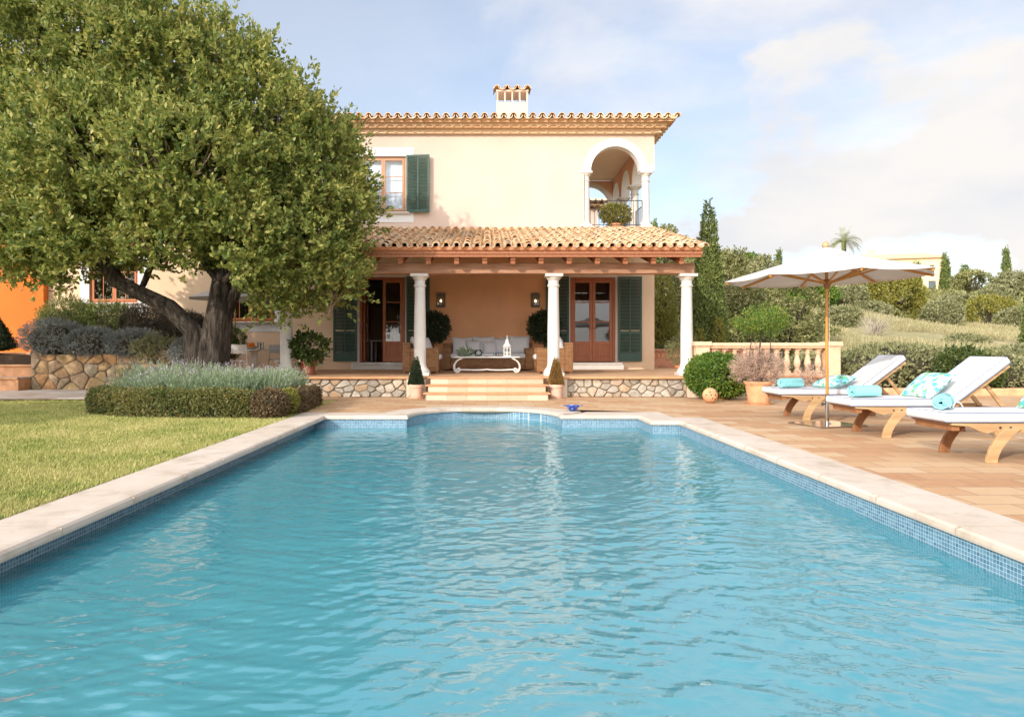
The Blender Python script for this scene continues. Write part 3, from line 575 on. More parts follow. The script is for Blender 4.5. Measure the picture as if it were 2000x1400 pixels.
m.build('reflection_sheet', reflection_m, house, smooth=80)  # sheet added behind the upstairs pane to paint the sky's reflection
# furniture glimpsed in the open room: a table and a chair
m = MB(); m.bb(-3.72, -3.05, 21.6, 22.5, 1.30, 1.34)
for x in (-3.66, -3.12): 
    for y in (21.66, 22.44): m.tube([(x, y, .56), (x, y, 1.3)], .035, 8)
m.build('dining_table', furn_m, house)
m = MB(); m.bb(-3.0, -2.62, 21.5, 21.9, .98, 1.03); m.bb(-3.0, -2.62, 21.88, 21.92, 1.1, 1.5)
for x in (-2.98, -2.64):
    for y in (21.52, 21.9): m.tube([(x, y, .56), (x, y, 1.0)], .018, 6)
m.build('dining_chair', furn_m, house)
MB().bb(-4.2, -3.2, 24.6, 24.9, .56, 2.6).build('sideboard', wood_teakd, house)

# windows, doors, shutters
def frame_rect(m, x0, x1, z0, z1, y, wd, dp): m.bb(x0, x0 + wd, y, y + dp, z0, z1); m.bb(x1 - wd, x1, y, y + dp, z0, z1); m.bb(x0 + wd, x1 - wd, y, y + dp, z0, z0 + wd); m.bb(x0 + wd, x1 - wd, y, y + dp, z1 - wd, z1)
def window(h, mat, rows, cols, y=YW, bar=0.022):
    x0, x1, z0, z1 = h; m = MB(); frame_rect(m, x0, x1, z0, z1, y + .06, .055, .07); nl = 2
    for k in range(nl):
        a = x0 + .057 + (x1 - x0 - .114) * k / nl; b = x0 + .057 + (x1 - x0 - .114) * (k + 1) / nl - .002
        frame_rect(m, a, b, z0 + .057, z1 - .057, y + .045, .06, .05)
        for i in range(1, rows): zz = z0 + .117 + (z1 - z0 - .234) * i / rows; m.bb(a + .06, b - .06, y + .052, y + .088, zz - bar / 2, zz + bar / 2)
        for i in range(1, cols): xx = a + .06 + (b - a - .12) * i / cols; m.bb(xx - bar / 2, xx + bar / 2, y + .051, y + .087, z0 + .117, z1 - .117)
    f = m.build('window', mat, house, bevel=.004)
    MB().add([(x0 + .06, y + .07, z0 + .06), (x1 - .06, y + .07, z0 + .06), (x1 - .06, y + .07, z1 - .06), (x0 + .06, y + .07, z1 - .06)], [(0, 1, 2, 3)]).build('pane', glass, f)
    return f
window(WU, wood_win2, 3, 1); window(WL1, wood_win, 2, 2, YW + .02); window(WL2, wood_win, 1, 2, YW + .02)
def surround(h, wl, wr, wt, wb, y):
    x0, x1, z0, z1 = h; m = MB(); e = 0.004
    m.bb(x0 - wl, x0 - e, y - .012, y + .05, z0, z1); m.bb(x1 + e, x1 + wr, y - .012, y + .05, z0, z1); m.bb(x0 - wl, x1 + wr, y - .012, y + .05, z1 + .002, z1 + wt); m.bb(x0 - wl, x1 + wr, y - .012, y + .05, z0 - wb, z0 - .002)
    return m.build('window_surround', white_pl, house)
surround(WU, .25, .23, .26, .30, YW); surround(WL1, .28, .28, .28, .30, YW + .02); surround(WL2, .22, .22, .26, .30, YW + .02)
for h, y in ((WU, YW), (WL1, YW + .02), (WL2, YW + .02)):
    m = MB(); m.prism([(y - .10, 0), (y + .05, 0), (y + .05, -.07), (y - .05, -.07), (y - .085, -.035), (y - .10, -.03)], lambda a, b, d, h=h: (d, a, h[2] + b), h[0] - .12, h[1] + .12); m.build('window_sill', stone_w, house)
def shutter(hx, z0, z1, wd, side, ang, y):
    """side +1: hangs to the right of its hinge. ang: how far it stands off the wall."""
    m = MB(); s_ = MB(); ca, sa = math.cos(ang), math.sin(ang)
    def T(m2, x0, x1, za, zb, d0, d1):
        vs = [(hx + side * (x * ca) - 0 * dd, y - .03 - x * sa - dd, z) for z in (za, zb) for dd in (d0, d1) for x in (x0, x1)]
        m2.add(vs, [(0, 2, 3, 1), (4, 5, 7, 6), (0, 1, 5, 4), (2, 6, 7, 3), (0, 4, 6, 2), (1, 3, 7, 5)])
    e = .06; hgt = z1 - z0; mid = z0 + hgt * .34; bot = z0 + (.26 if hgt > 2 else .09)
    T(m, 0, e, z0, z1, 0, .045); T(m, wd - e, wd, z0, z1, 0, .045); T(m, e, wd - e, z0, bot, .002, .043); T(m, e, wd - e, z1 - .06, z1, .002, .043)
    T(m, wd / 2 - .02, wd / 2 + .02, bot, z1 - .06, .001, .044)
    if hgt > 2: T(m, e, wd / 2 - .02, mid - .04, mid + .04, .003, .042); T(m, wd / 2 + .02, wd - e, mid - .04, mid + .04, .003, .042)
    f = m.build('shutter', green_paint, house)
    zz = bot + .02
    while zz < z1 - .08:
        if hgt < 2 or abs(zz - mid) > .055:
            for a, b in ((e, wd / 2 - .02), (wd / 2 + .02, wd - e)):
                vs = [(hx + side * (x * ca), y - .03 - x * sa - dd, z) for (dd, z) in ((.008, zz + .026), (.036, zz - .004), (.036, zz + .002), (.008, zz + .032)) for x in (a, b)]
                s_.add(vs, [(0, 1, 3, 2), (2, 3, 5, 4), (4, 5, 7, 6), (6, 7, 1, 0)])
        zz += .042
    s_.build('slat_panel', green_paint, f)
    return f
shutter(WU[1] + .02, 5.14, 6.86, .70, 1, R(5), YW - .02); shutter(WU[0] - .02, 5.14, 6.86, .70, -1, R(5), YW - .02)
for hx, sd_ in ((DL[0] - .06, -1), (DL[1] + .04, 1), (DR[0] - .04, -1), (DR[1] + .07, 1)): shutter(hx, .69, 3.22, .70, sd_, R(3), YW - .02)
def door(h, opened):
    x0, x1, z0, z1 = h; y = YW; m = MB(); m.bb(x0, x0 + .07, y + .04, y + .16, z0, z1); m.bb(x1 - .07, x1, y + .04, y + .16, z0, z1); m.bb(x0 + .07, x1 - .07, y + .04, y + .16, z1 - .07, z1); m.build('door_frame', wood_door, house)
    wd = (x1 - x0 - .14) / 2
    for k in range(2):
        m = MB(); g_ = MB(); a = x0 + .07 + wd * k
        if opened and k == 0:                              # leaf folded back into the room
            fn = lambda x, z, d: (a + .02 + d, y + .17 + x, z)
        else: fn = lambda x, z, d: (a + x, y + .06 + d, z)
        def B(m2, xa, xb, za, zb, d0, d1): m2.add([fn(x, z, d) for z in (za, zb) for d in (d0, d1) for x in (xa, xb)], [(0, 2, 3, 1), (4, 5, 7, 6), (0, 1, 5, 4), (2, 6, 7, 3), (0, 4, 6, 2), (1, 3, 7, 5)])
        za, zb = z0 + .02, z1 - .075; w2 = wd - .003; st = .09; kp = za + .56
        B(m, .003, st, za, zb, 0, .05); B(m, w2 - st, w2, za, zb, 0, .05); B(m, st, w2 - st, za, za + .14, .001, .049); B(m, st, w2 - st, zb - .09, zb, .001, .049); B(m, st, w2 - st, kp - .05, kp + .05, .001, .049)
        B(m, st, w2 - st, za + .14, kp - .05, .018, .034); B(m, st + .05, w2 - st - .05, za + .19, kp - .10, .008, .02)
        for i in (1, 2): zz = kp + .05 + (zb - .09 - kp - .05) * i / 3; B(m, st, w2 - st, zz - .016, zz + .016, .006, .044)
        d_ = m.build('door', wood_door, house, bevel=.004)
        g_.add([fn(st, kp, .025), fn(w2 - st, kp, .025), fn(w2 - st, zb - .05, .025), fn(st, zb - .05, .025)], [(0, 1, 2, 3)]); g_.build('pane', glass, d_)
        if not (opened and k == 0):
            hm = MB(); hx = .05 if k else w2 - .05; hm.tube([fn(hx, za + 1.0, -.002), fn(hx, za + 1.0, -.05), fn(hx + (.09 if k else -.09), za + 1.0, -.052)], .01, 6); hm.build('handle', iron, d_)
    m = MB(); m.bb(x0 - .20, x1 + .20, y - .28, y - .002, .452, .60); m.bb(x0 - .16, x1 + .16, y - .31, y - .003, .602, .66); m.build('door_threshold', stone_w, house, bevel=.012)
    m = MB(); m.bb(x0 - .05, x0 - .003, y - .006, y + .03, .66, z1); m.bb(x1 + .003, x1 + .05, y - .006, y + .03, .66, z1); m.bb(x0 - .05, x1 + .05, y - .006, y + .03, z1 + .003, z1 + .04); m.build('door_surround', white_pl, house)
door(DL, True); door(DR, False)

# roofs -------------------------------------------------------------------------------------------------
def half_tile(m, p0, p1, r0, r1, up, side, seg=6, th=.014, arc_=PI):
    """A half pipe from p0 to p1, its back towards `up`."""
    p0, p1, up, side = Vector(p0), Vector(p1), Vector(up), Vector(side); vs = []
    for p, r in ((p0, r0), (p1, r1)):
        for rr in (r, r - th):
            for k in range(seg + 1):
                a = (PI - arc_) / 2 + arc_ * k / seg; vs.append(p + side * math.cos(a) * rr + up * math.sin(a) * rr)
    s1 = seg + 1; fs = []
    for k in range(seg):
        fs += [(k, k + 1, 2 * s1 + k + 1, 2 * s1 + k), (s1 + k, 3 * s1 + k, 3 * s1 + k + 1, s1 + k + 1), (k, s1 + k, s1 + k + 1, k + 1), (2 * s1 + k, 2 * s1 + k + 1, 3 * s1 + k + 1, 3 * s1 + k)]
    m.add(vs, fs)
def tiled_slope(m, x0, x1, ye, ze, yw, zw, pitch, rows, r=.083):
    sl = Vector((0, yw - ye, zw - ze)); ln = sl.length; d = sl / ln; up = Vector((0, -d.z, d.y)); nc = int(round((x1 - x0) / pitch))
    for i in range(nc + 1):
        x = x0 + (x1 - x0) * i / nc
        for j in range(rows):
            s0 = ln * j / rows; s1 = ln * (j + 1) / rows + .09
            jx, jz, jr = random.gauss(0, .007), random.uniform(-.004, .012), random.uniform(.94, 1.06)
            b = Vector((x + jx, ye, ze)) + up * (.052 + jz)
            half_tile(m, b + d * (s0 + random.gauss(0, .015)) + up * .022, b + d * s1, r * jr, r * .80 * jr, up, (1, 0, 0))
            if i < nc:
                b = Vector((x + pitch * .5 + random.gauss(0, .005), ye - .03, ze)) + up * .085
                half_tile(m, b + d * s0 + up * .02, b + d * s1, r * .86, r * 1.0, -up, (-1, 0, 0))
    return m
PX0, PX1, YE, ZE, ZRW = -5.6, 4.93, 15.38, 3.31, 4.60
m = tiled_slope(MB(), PX0, PX1, YE, ZE, YW - .02, ZRW, .235, 17)
roof = m.build('porch_roof', tile_roof, house, smooth=40)
d = Vector((0, YW - YE, ZRW - ZE)); sl_ = d.z / d.y
P3 = lambda y, dz: ZE + (y - YE) * sl_ + dz
m = MB(); m.prism([(YE + .18, P3(YE + .18, -.185)), (YW - .01, P3(YW - .01, -.185)), (YW - .01, P3(YW - .01, -.14)), (YE + .18, P3(YE + .18, -.14))], lambda a, b, dd: (dd, a, b), PX0, PX1 - .06); m.build('roof_boards', wood_raft, roof); MB().bb(PX0, PX1 - .06, YE + .055, YE + .098, P3(YE, .0), P3(YE, .075)).build('tile_bedding', terra, roof)
m = MB(); m.bb(PX0, PX1 - .05, YE + .13, YE + .17, P3(YE, -.15), P3(YE, .03)); m.bb(PX0, PX1 - .03, YE + .10, YE + .128, P3(YE, -.085), P3(YE, .03)); m.build('fascia_board', wood_raft, roof)
MB().bb(-5.3, 4.86, YC - .13, YC + .13, 2.832, 3.085).build('porch_beam', wood_beam, house, bevel=.015)
x = -5.21
while x < 4.8:
    m = MB(); a = YE + .20
    m.prism([(a + .06, P3(a, -.34)), (a + .16, P3(a + .16, -.355)), (YW - .01, P3(YW - .01, -.355)), (YW - .01, P3(YW - .01, -.187)), (a, P3(a, -.187)), (a, P3(a, -.25)), (a + .045, P3(a, -.28))], lambda aa, b, dd: (dd, aa, b), x - .055, x + .055)
    m.build('rafter', wood_raft, house); x += .645
# cornice of the upper roof: three rows of half tiles, each row stepping out
def corn(name, rows):
    m = MB(); k_ = MB()
    for i, (z, o) in enumerate(rows):
        pit = .283; r = .152; yf = YW - o; nn = int((XH1 + o - XH0) / pit); sh = pit * .5 * (i % 2)
        for q in range(nn + 1):
            x = XH1 + o - .14 - q * pit - sh
            if x > XH0: half_tile(m, (x, yf, z), (x, YW + .02, z), r, r, (0, 0, .52), (1, 0, 0), 8, .022)
        for q in range(int((26.2 - yf) / pit)):
            y = yf + .14 + q * pit + sh; half_tile(m, (XH1 + o, y, z), (XH1 - .02, y, z), r, r, (0, 0, .52), (0, 1, 0), 8, .022)
        k_.bb(XH0, XH1 + o - .045, yf + .045, YW + .02, z - .004, z + .0635); k_.bb(XH1 - .02, XH1 + o - .045, YW + .021, 26.2, z - .004, z + .0635); k_.bb(XH0, XH1 + o - .02, yf + .02, YW + .02, z + .064, z + .115); k_.bb(XH1 - .02, XH1 + o - .03, YW + .021, 26.2, z + .064, z + .115)
    return m, k_
m, k_ = corn('cornice', [(7.50, .17), (7.62, .33), (7.74, .47)])
co_ = m.build('cornice', tile_eave, house, smooth=40); k_.build('cornice_bed', tile_eave, co_)
m = MB(); yf = YW - .56; pit = .283
nn = int((XH1 + .62 - XH0) / pit)
for q in range(nn + 1):
    x = XH1 + .42 - q * pit
    half_tile(m, (x, yf, 7.90), (x, YW + 1.0, 8.20), .125, .14, (0, -.2, -.95), (-1, 0, 0), 8, .022)
    half_tile(m, (x + pit / 2, yf + .05, 7.885), (x + pit / 2, YW + 1.0, 8.17), .10, .085, (0, -.25, 1.0), (1, 0, 0), 7, .02)
for q in range(20):
    y = yf + .2 + q * pit; dq = min(1.1, .1 + q * pit)
    half_tile(m, (XH1 + .50, y, 7.90), (XH1 + .5 - dq, y, 7.90 + .2 * dq), .125, .14, (.2, 0, -.95), (0, -1, 0), 8, .022)
    half_tile(m, (XH1 + .46, y + pit / 2, 7.885), (XH1 + .46 - dq, y + pit / 2, 7.885 + .2 * dq), .10, .085, (.25, 0, 1), (0, 1, 0), 7, .02)
rf = m.build('roof', tile_eave, house, smooth=40)
m = MB(); a0, a1, b0, b1 = XH0 + .0, XH1 + .38, YW - .40, 26.4
m.add([(a0, b0, 7.87), (a1, b0, 7.87), (a1, b1, 7.87), (a0, b1, 7.87), (a0, 23.4, 8.9), (a1 - 3, 23.4, 8.9)], [(0, 1, 5, 4), (1, 2, 5), (2, 3, 4, 5), (3, 0, 4), (0, 3, 2, 1)]); m.build('roof_deck', tile_roof, rf)
# chimney
cx0, cx1, cy0, cy1 = .34, 1.42, 23.7, 24.5
m = MB(); m.bb(cx0, cx1, cy0, cy1, 8.3, 9.62)
for k in range(5): x = cx0 + .025 + (cx1 - cx0 - .05) * k / 4; [m.bb(x - .025 if k else cx0, x + .025 if k < 4 else cx1, ya, yb, 9.62, 9.98) for ya, yb in ((cy0, cy0 + .1), (cy1 - .1, cy1))]
m.bb(cx0 - .02, cx1 + .02, cy0 - .02, cy1 + .02, 9.98, 10.04)
ch = m.build('chimney', plaster_up, rf)
m = MB(); n_ = 4
for k in range(4):
    x = cx0 + .02 + (cx1 - cx0 - .04) * k / 3; half_tile(m, (x, cy0 - .08, 10.06), (x, cy1 + .05, 10.18), .13, .13, (0, 0, 1), (1, 0, 0), 8, .02)
    if k < 3: half_tile(m, (x + .173, cy0 - .10, 10.17), (x + .173, cy1 + .05, 10.25), .15, .15, (0, 0, -1), (-1, 0, 0), 8, .02)
m.build('chimney_cap', tile_roof, ch, smooth=40)
# annex eave and roof, left wing roof
m = MB()
for q in range(9): x = 5.35 - q * .28; half_tile(m, (x, 31.1, 7.55), (x, 31.6, 7.55), .15, .15, (0, 0, .6), (1, 0, 0), 8, .02); half_tile(m, (x, 30.9, 7.86), (x, 33, 8.3), .13, .13, (0, -.2, -1), (-1, 0, 0), 8, .02); half_tile(m, (x + .14, 31.0, 7.7), (x + .14, 31.6, 7.7), .15, .15, (0, 0, .6), (1, 0, 0), 8, .02)
m.bb(-4, 5.4, 31.3, 35, 7.64, 7.72); m.build('annex_roof', tile_eave, house, smooth=40)
tiled_slope(MB(), -15, XH0 - .1, YW - .5, 6.35, YW + 2.2, 7.05, .28, 8, .10).build('wing_roof', tile_roof, house, smooth=40)

# terrace, steps, stone walls ------------------------------------------------------------------------
m = MB(); m.bb(-4.98, 4.98, 15.32, YW - .002, .05, .448); m.bb(-8.6, -4.99, 15.5, YW - .002, .0, .33); m.build('terrace', terr_m, None); tag(bpy.data.objects['terrace'], kind='structure')
def clip(poly, a, b, c):
    """The part of poly with a*x + b*y <= c."""
    o = []
    for i, p in enumerate(poly):
        q = poly[(i + 1) % len(poly)]; dp, dq = a * p[0] + b * p[1] - c, a * q[0] + b * q[1] - c
        if dp <= 0: o.append(p)
        if dp * dq < 0: t_ = dp / (dp - dq); o.append((p[0] + (q[0] - p[0]) * t_, p[1] + (q[1] - p[1]) * t_))
    return o
def stone_wall(name, label, x0, x1, y0, y1, z0, z1, mat, cw=.22, ch=.13, seed=1, joint=.007):
    """Backing of mortar and, in front of it, irregular stones fitted to one another."""
    rg = random.Random(seed); r_ = thing(name, label, 'wall', ((x0 + x1) / 2, y0, z0)); OFF[r_.name] = ((x0 + x1) / 2, y0, z0)
    MB().bb(x0, x1, y0, y1, z0, z1).build('mortar', mortar_m, r_); pts = []
    nx_, nz_ = max(2, int((x1 - x0) / cw)), max(2, int(round((z1 - z0) / ch)))
    for j in range(nz_):
        for i in range(nx_ + 1): pts.append((x0 + (i + .5 * (j % 2) + rg.uniform(-.46, .46)) * (x1 - x0) / nx_, z0 + (j + .5 + rg.uniform(-.46, .46)) * (z1 - z0) / nz_))
    m = MB(); k = cw / ch * .85
    for p in pts:
        poly = [(x0, z0 + .02), (x1, z0 + .02), (x1, z1), (x0, z1)]
        for q in pts:
            if q is p or abs(q[0] - p[0]) > cw * 3 or abs(q[1] - p[1]) > ch * 3: continue
            dx, dz = (q[0] - p[0]) / k, (q[1] - p[1]) * 1.0; ln_ = math.hypot(dx, dz); cx_, cz_ = (p[0] + q[0]) / 2 / k, (p[1] + q[1]) / 2
            a_, b_ = dx / ln_ / k, dz / ln_; poly = clip(poly, a_, b_, (dx * cx_ + dz * cz_) / ln_ - joint)
            if len(poly) < 3: break
        if len(poly) < 3: continue
        # round the corners
        for _ in range(1): poly = [t_ for i in range(len(poly)) for t_ in (tuple(poly[i][e] * .84 + poly[(i + 1) % len(poly)][e] * .16 for e in (0, 1)), tuple(poly[i][e] * .16 + poly[(i + 1) % len(poly)][e] * .84 for e in (0, 1)))]
        c_ = (sum(q[0] for q in poly) / len(poly), sum(q[1] for q in poly) / len(poly)); d_ = rg.uniform(.02, .06); tx, tz = rg.uniform(-.08, .08), rg.uniform(-.12, .08); n_ = len(poly); vs = []
        for sc_, dd in ((1, -.004), (.97, d_ * .6), (.86, d_ * .92), (.5, d_ * 1.02)):
            for q in poly: ax, az = (q[0] - c_[0]) * sc_, (q[1] - c_[1]) * sc_; vs.append((c_[0] + ax, y0 - max(dd * (1 + rg.uniform(-.1, .1)) + (ax * tx + az * tz if dd > 0 else 0), -.004), c_[1] + az))
        vs.append((c_[0], y0 - d_ * 1.03, c_[1])); fs = [(l_ * n_ + i, l_ * n_ + (i + 1) % n_, (l_ + 1) * n_ + (i + 1) % n_, (l_ + 1) * n_ + i) for l_ in range(3) for i in range(n_)] + [(3 * n_ + i, 3 * n_ + (i + 1) % n_, 4 * n_) for i in range(n_)]
        m.add(vs, fs)
    m.build('stones', mat, r_, smooth=35); return r_
stone_wall('stone_wall', 'grey rubble stone terrace wall in shade beside the potted cone without gold', -4.6, -1.80, 15.27, 15.318, -.02, .40, rubble_m, seed=3)
stone_wall('stone_wall', 'sunlit pale rubble stone terrace wall under the closed double doors', 1.80, 4.45, 15.27, 15.318, -.02, .40, rubble_m, seed=4)
m = MB()
for a, b in ((-4.98, -1.36), (1.36, 4.5)): m.bb(a, b, 15.16, 15.36, .402, .452)
m.build('terrace_edging', nosing_m, bevel=.02); tag(bpy.data.objects['terrace_edging'], kind='structure')
m = MB()
for x in (-1.57, 1.57): m.bb(x - .22, x + .22, 15.18, 15.319, -.02, .4005)
m.bb(4.46, 4.98, 15.16, 15.319, -.02, .452); m.build('terrace_pier', stone_cream); tag(bpy.data.objects['terrace_pier'], kind='structure')
st = thing('entrance_steps', 'three broad terracotta edged stone steps rising from the deck to the porch', 'steps', (0, 14.3, 0)); OFF[st.name] = (0, 14.3, 0)
for k, (y0, z) in enumerate(((14.26, .15), (14.62, .30), (14.98, .452))):
    MB().bb(-1.28 + .02 * k, 1.28 - .02 * k, y0 + .03, 15.31, z - .15 if k else -.02, z - .03).build('riser', step_m, st)
    MB().bb(-1.34 + .02 * k, 1.34 - .02 * k, y0, y0 + .42 if k < 2 else 15.31, z - .028, z).build('tread', nosing_m, st, bevel=.012)
# left: garden retaining wall, steps
stone_wall('stone_wall', 'golden rubble garden wall below the grey santolina bushes', -11.68, -7.9, 17.5, 17.9, .0, .93, rubble_m2, .36, .24, 5)
MB().bb(-22, -7.9, 17.9, YW - .03, .0, .90).build('garden_bed', soil); tag(bpy.data.objects['garden_bed'], kind='structure')
st = thing('garden_steps', 'worn stone garden steps with terracotta edges beside the golden rubble wall', 'steps', (-13, 17.3, 0)); OFF[st.name] = (-13, 17.3, 0)
for k, (y0, z) in enumerate(((17.0, .36), (17.75, .66), (18.5, .96))):
    MB().bb(-17, -11.7 + .0 * k, y0 + .04, y0 + .8 + (1.2 if k == 2 else 0), z - .36 if k == 0 else z - .31, z - .05).build('riser', terra_pale, st)
    MB().bb(-17, -11.69, y0 + .13, y0 + .8 + (1.2 if k == 2 else 0), z - .048, z - .006).build('tread', path_m, st)
    MB().bb(-17, -11.69, y0, y0 + .128, z - .06, z).build('nosing', nosing_m, st, bevel=.02)

# ------------------------------------------------------------------ vegetation
def limb(m, a, b, r0, r1, n=6, wob=0.08, seg=8):
    a, b = Vector(a), Vector(b); ln = (b - a).length; pts = [a.lerp(b, i / n) + Vector([random.gauss(0, wob * ln * .35) if 0 < i < n else 0 for _ in range(3)]) for i in range(n + 1)]
    m.tube(pts, [r0 + (r1 - r0) * i / n for i in range(n + 1)], seg); return pts
def plant(name, label, cat, loc, blobs, n, mat, ln, wd, nleaf=8, slen=.12, group=None, up=.4, inner=.6, trunk=None, tmat=None, power=.5, holes=0.0, hs=1.6, spread=.9, crown='foliage', seed=0, extra=None, flat=0.0, core=None):
    """A plant standing at loc: blobs are (centre, radii) relative to loc; trunk is a list of (points, radii)."""
    r = thing(name, label, cat, loc, 0, group)
    P, D = blob_points(blobs, n, inner, power)
    if holes: h = hash_noise(P, hs, seed); keep = h > holes; P, D = P[keep], D[keep]
    keep = P[:, 2] > -.02; P, D = P[keep], D[keep]; N = unit(D + np.array([0, 0, .45]))   # leaves turn their faces to the light
    D = unit(D + np.array([0, 0, up]) + RNG.normal(size=P.shape) * .35)
    rawmesh(crown, shoots(P, D, nleaf, ln, wd, slen, spread, N), 4, mat, r)
    if trunk:
        m = MB()
        for pts, rr in trunk: m.tube(pts, rr, 8)
        m.build('trunk' if crown == 'crown' else 'stem', tmat or bark, r, smooth=60)
    if core:
        m = MB()
        for c, q in core: m.ball(c, q, 14, 9, .04)
        m.build('branch_mass', dark_core, r, smooth=80)
    return r
dark_core = M('dark twig core', (0.045, 0.04, 0.022), 1, 0.3, 8, 0.5, 30)  # solid dark twig mass, added inside plants to block light

# the old tree
TX, TY = -6.0, 14.6
tree = thing('old_tree', 'large gnarled evergreen tree with forked trunk and broad crown over the lavender bed', 'tree', (TX, TY, 0)); OFF[tree.name] = (TX, TY, 0)
m = MB()
def tp(u, v, y=TY): return px(u, v, y)
for q in range(7):                                            # fluted foot of the trunk
    a = q * 2 * PI / 7 + .3; dx, dy = math.cos(a), math.sin(a)
    m.tube([(TX + .02 + dx * .34, TY + dy * .30, -.05), (TX + dx * .24, TY + dy * .22, .5), (TX + .02 + dx * .19, TY + dy * .18, 1.05), (TX + .08 + dx * .15, TY + dy * .14, 1.5)], [.20, .17, .15, .10], 10)
m.tube([(TX + .12, TY, .1), (TX + .16, TY, 1.1), tp(425, 620), tp(432, 560), tp(445, 470, TY + .2), tp(470, 380, TY + .1)], [.28, .29, .25, .20, .15, .09], 28, True, .16)
m.tube([(TX - .08, TY - .05, .2), (TX - .16, TY - .1, .85), tp(375, 645, TY - .15), tp(330, 600, TY - .25), tp(280, 575, TY - .3), tp(225, 548, TY - .35), tp(190, 490, TY - .3), tp(170, 420, TY - .2)], [.22, .22, .19, .16, .145, .14, .11, .07], 28, True, .16)
m.tube([(TX + .2, TY + .05, .3), (TX + .27, TY + .08, 1.1), tp(437, 610, TY + .05), tp(462, 560, TY + .1), tp(520, 500, TY + .1), tp(585, 450, TY)], [.2, .19, .17, .13, .10, .06], 28, True, .16)
for a, b, r0, r1 in (((225, 548), (215, 440), .10, .05), ((225, 548), (110, 470), .09, .035), ((190, 490), (60, 420), .06, .025), ((280, 575), (300, 470), .07, .03), ((432, 560), (360, 430), .11, .05), ((445, 470), (400, 300), .09, .035), ((470, 380), (560, 260), .07, .03), ((432, 560), (520, 470), .08, .04), ((585, 450), (660, 420), .05, .02),
                     ((170, 420), (150, 260), .06, .025), ((170, 420), (240, 250), .05, .02), ((400, 300), (330, 160), .035, .015), ((560, 260), (600, 210), .03, .012), ((360, 430), (300, 300), .05, .02), ((520, 470), (640, 360), .04, .015), ((60, 420), (20, 330), .025, .01)):
    for k in range(2):
        dy = random.uniform(-1.4, 1.2); A = tp(*a); Bp = px(b[0] + k * random.uniform(-40, 40), b[1] + k * random.uniform(-40, 40), TY + dy); limb(m, A, Bp, r0 * (1 - .35 * k), r1, 6, .12, 7)
m.build('trunk', bark, tree, smooth=60)
blobs = []
for u, v, ru, rv, dy, ry in ((120, 130, 150, 110, .2, 2.2), (290, 120, 150, 105, -.2, 2.4), (430, 190, 130, 120, .1, 2.2), (525, 265, 115, 112, 0, 2.0), (605, 370, 105, 98, .2, 1.9), (590, 480, 100, 92, -.1, 1.7), (470, 470, 120, 95, -.8, 1.7),
                             (350, 340, 170, 150, -1.3, 1.8), (200, 320, 170, 140, -1.0, 1.9), (40, 260, 130, 130, .2, 2.0), (60, 400, 130, 95, -.2, 1.8), (200, 440, 130, 80, -.9, 1.6), (330, 470, 110, 75, -1.1, 1.4), (-60, 330, 110, 120, .4, 1.8), (120, 490, 95, 45, -.6, 1.2), (20, 490, 75, 45, -.4, 1.1),
                             (300, 250, 180, 160, 1.2, 1.9), (480, 370, 140, 130, 1.1, 1.7), (625, 300, 62, 66, .2, 1.2), (560, 550, 85, 50, -.1, 1.1), (640, 510, 48, 56, 0, .9), (640, 565, 60, 38, -.1, .8), (160, 60, 130, 70, .1, 1.6), (675, 410, 40, 46, 0, .8), (0, 120, 90, 90, .2, 1.6)):
    c = px(u, v, TY + dy); k = (TY + dy) / F; blobs.append(((c.x - TX, c.y - TY, c.z), (ru * k, ry * .8, rv * k)))
P, D = blob_points(blobs, 25000, .50, .5, .66)
h = hash_noise(P, 1.9, 3); h = .6 * h + .4 * hash_noise(P, 4.5, 8); low = 2.85 + .35 * (hash_noise(P, 2.6, 21) - .5); keep = (h > .42) & (P[:, 2] > 1.6) & ~((P[:, 0] > -2.5) & (P[:, 0] < 1.15) & (P[:, 2] < low)); P, D = P[keep], D[keep]
# shoots stand in bunches, so that lit plumes and dark hollows alternate
bi = RNG.choice(len(P), 4200, replace=False); PB, DB = P[bi], D[bi]
P = np.concatenate([P[:9000], np.repeat(PB, 4, 0) + RNG.normal(size=(len(PB) * 4, 3)) * .10 + np.repeat(DB, 4, 0) * RNG.uniform(0, .34, (len(PB) * 4, 1))]); D = np.concatenate([D[:9000], np.repeat(DB, 4, 0)])
tops = D + np.array([0, 0, .85]) + RNG.normal(size=P.shape) * .38
rawmesh('crown', shoots(P, unit(tops), 12, .100, .050, .26, .85, unit(D + np.array([0, 0, .4]))), 4, lf_tree, tree)
tw = MB()
for i in range(420):
    p = Vector(P[i]); q = p - Vector(D[i]) * random.uniform(.4, .9) + Vector((0, 0, -.25)); tw.tube([q, (p + q) / 2 + Vector((random.gauss(0, .05), random.gauss(0, .05), 0)), p], [.014, .010, .004], 4, False)
tw.build('twigs', twig_m, tree, off=(0, 0, 0))

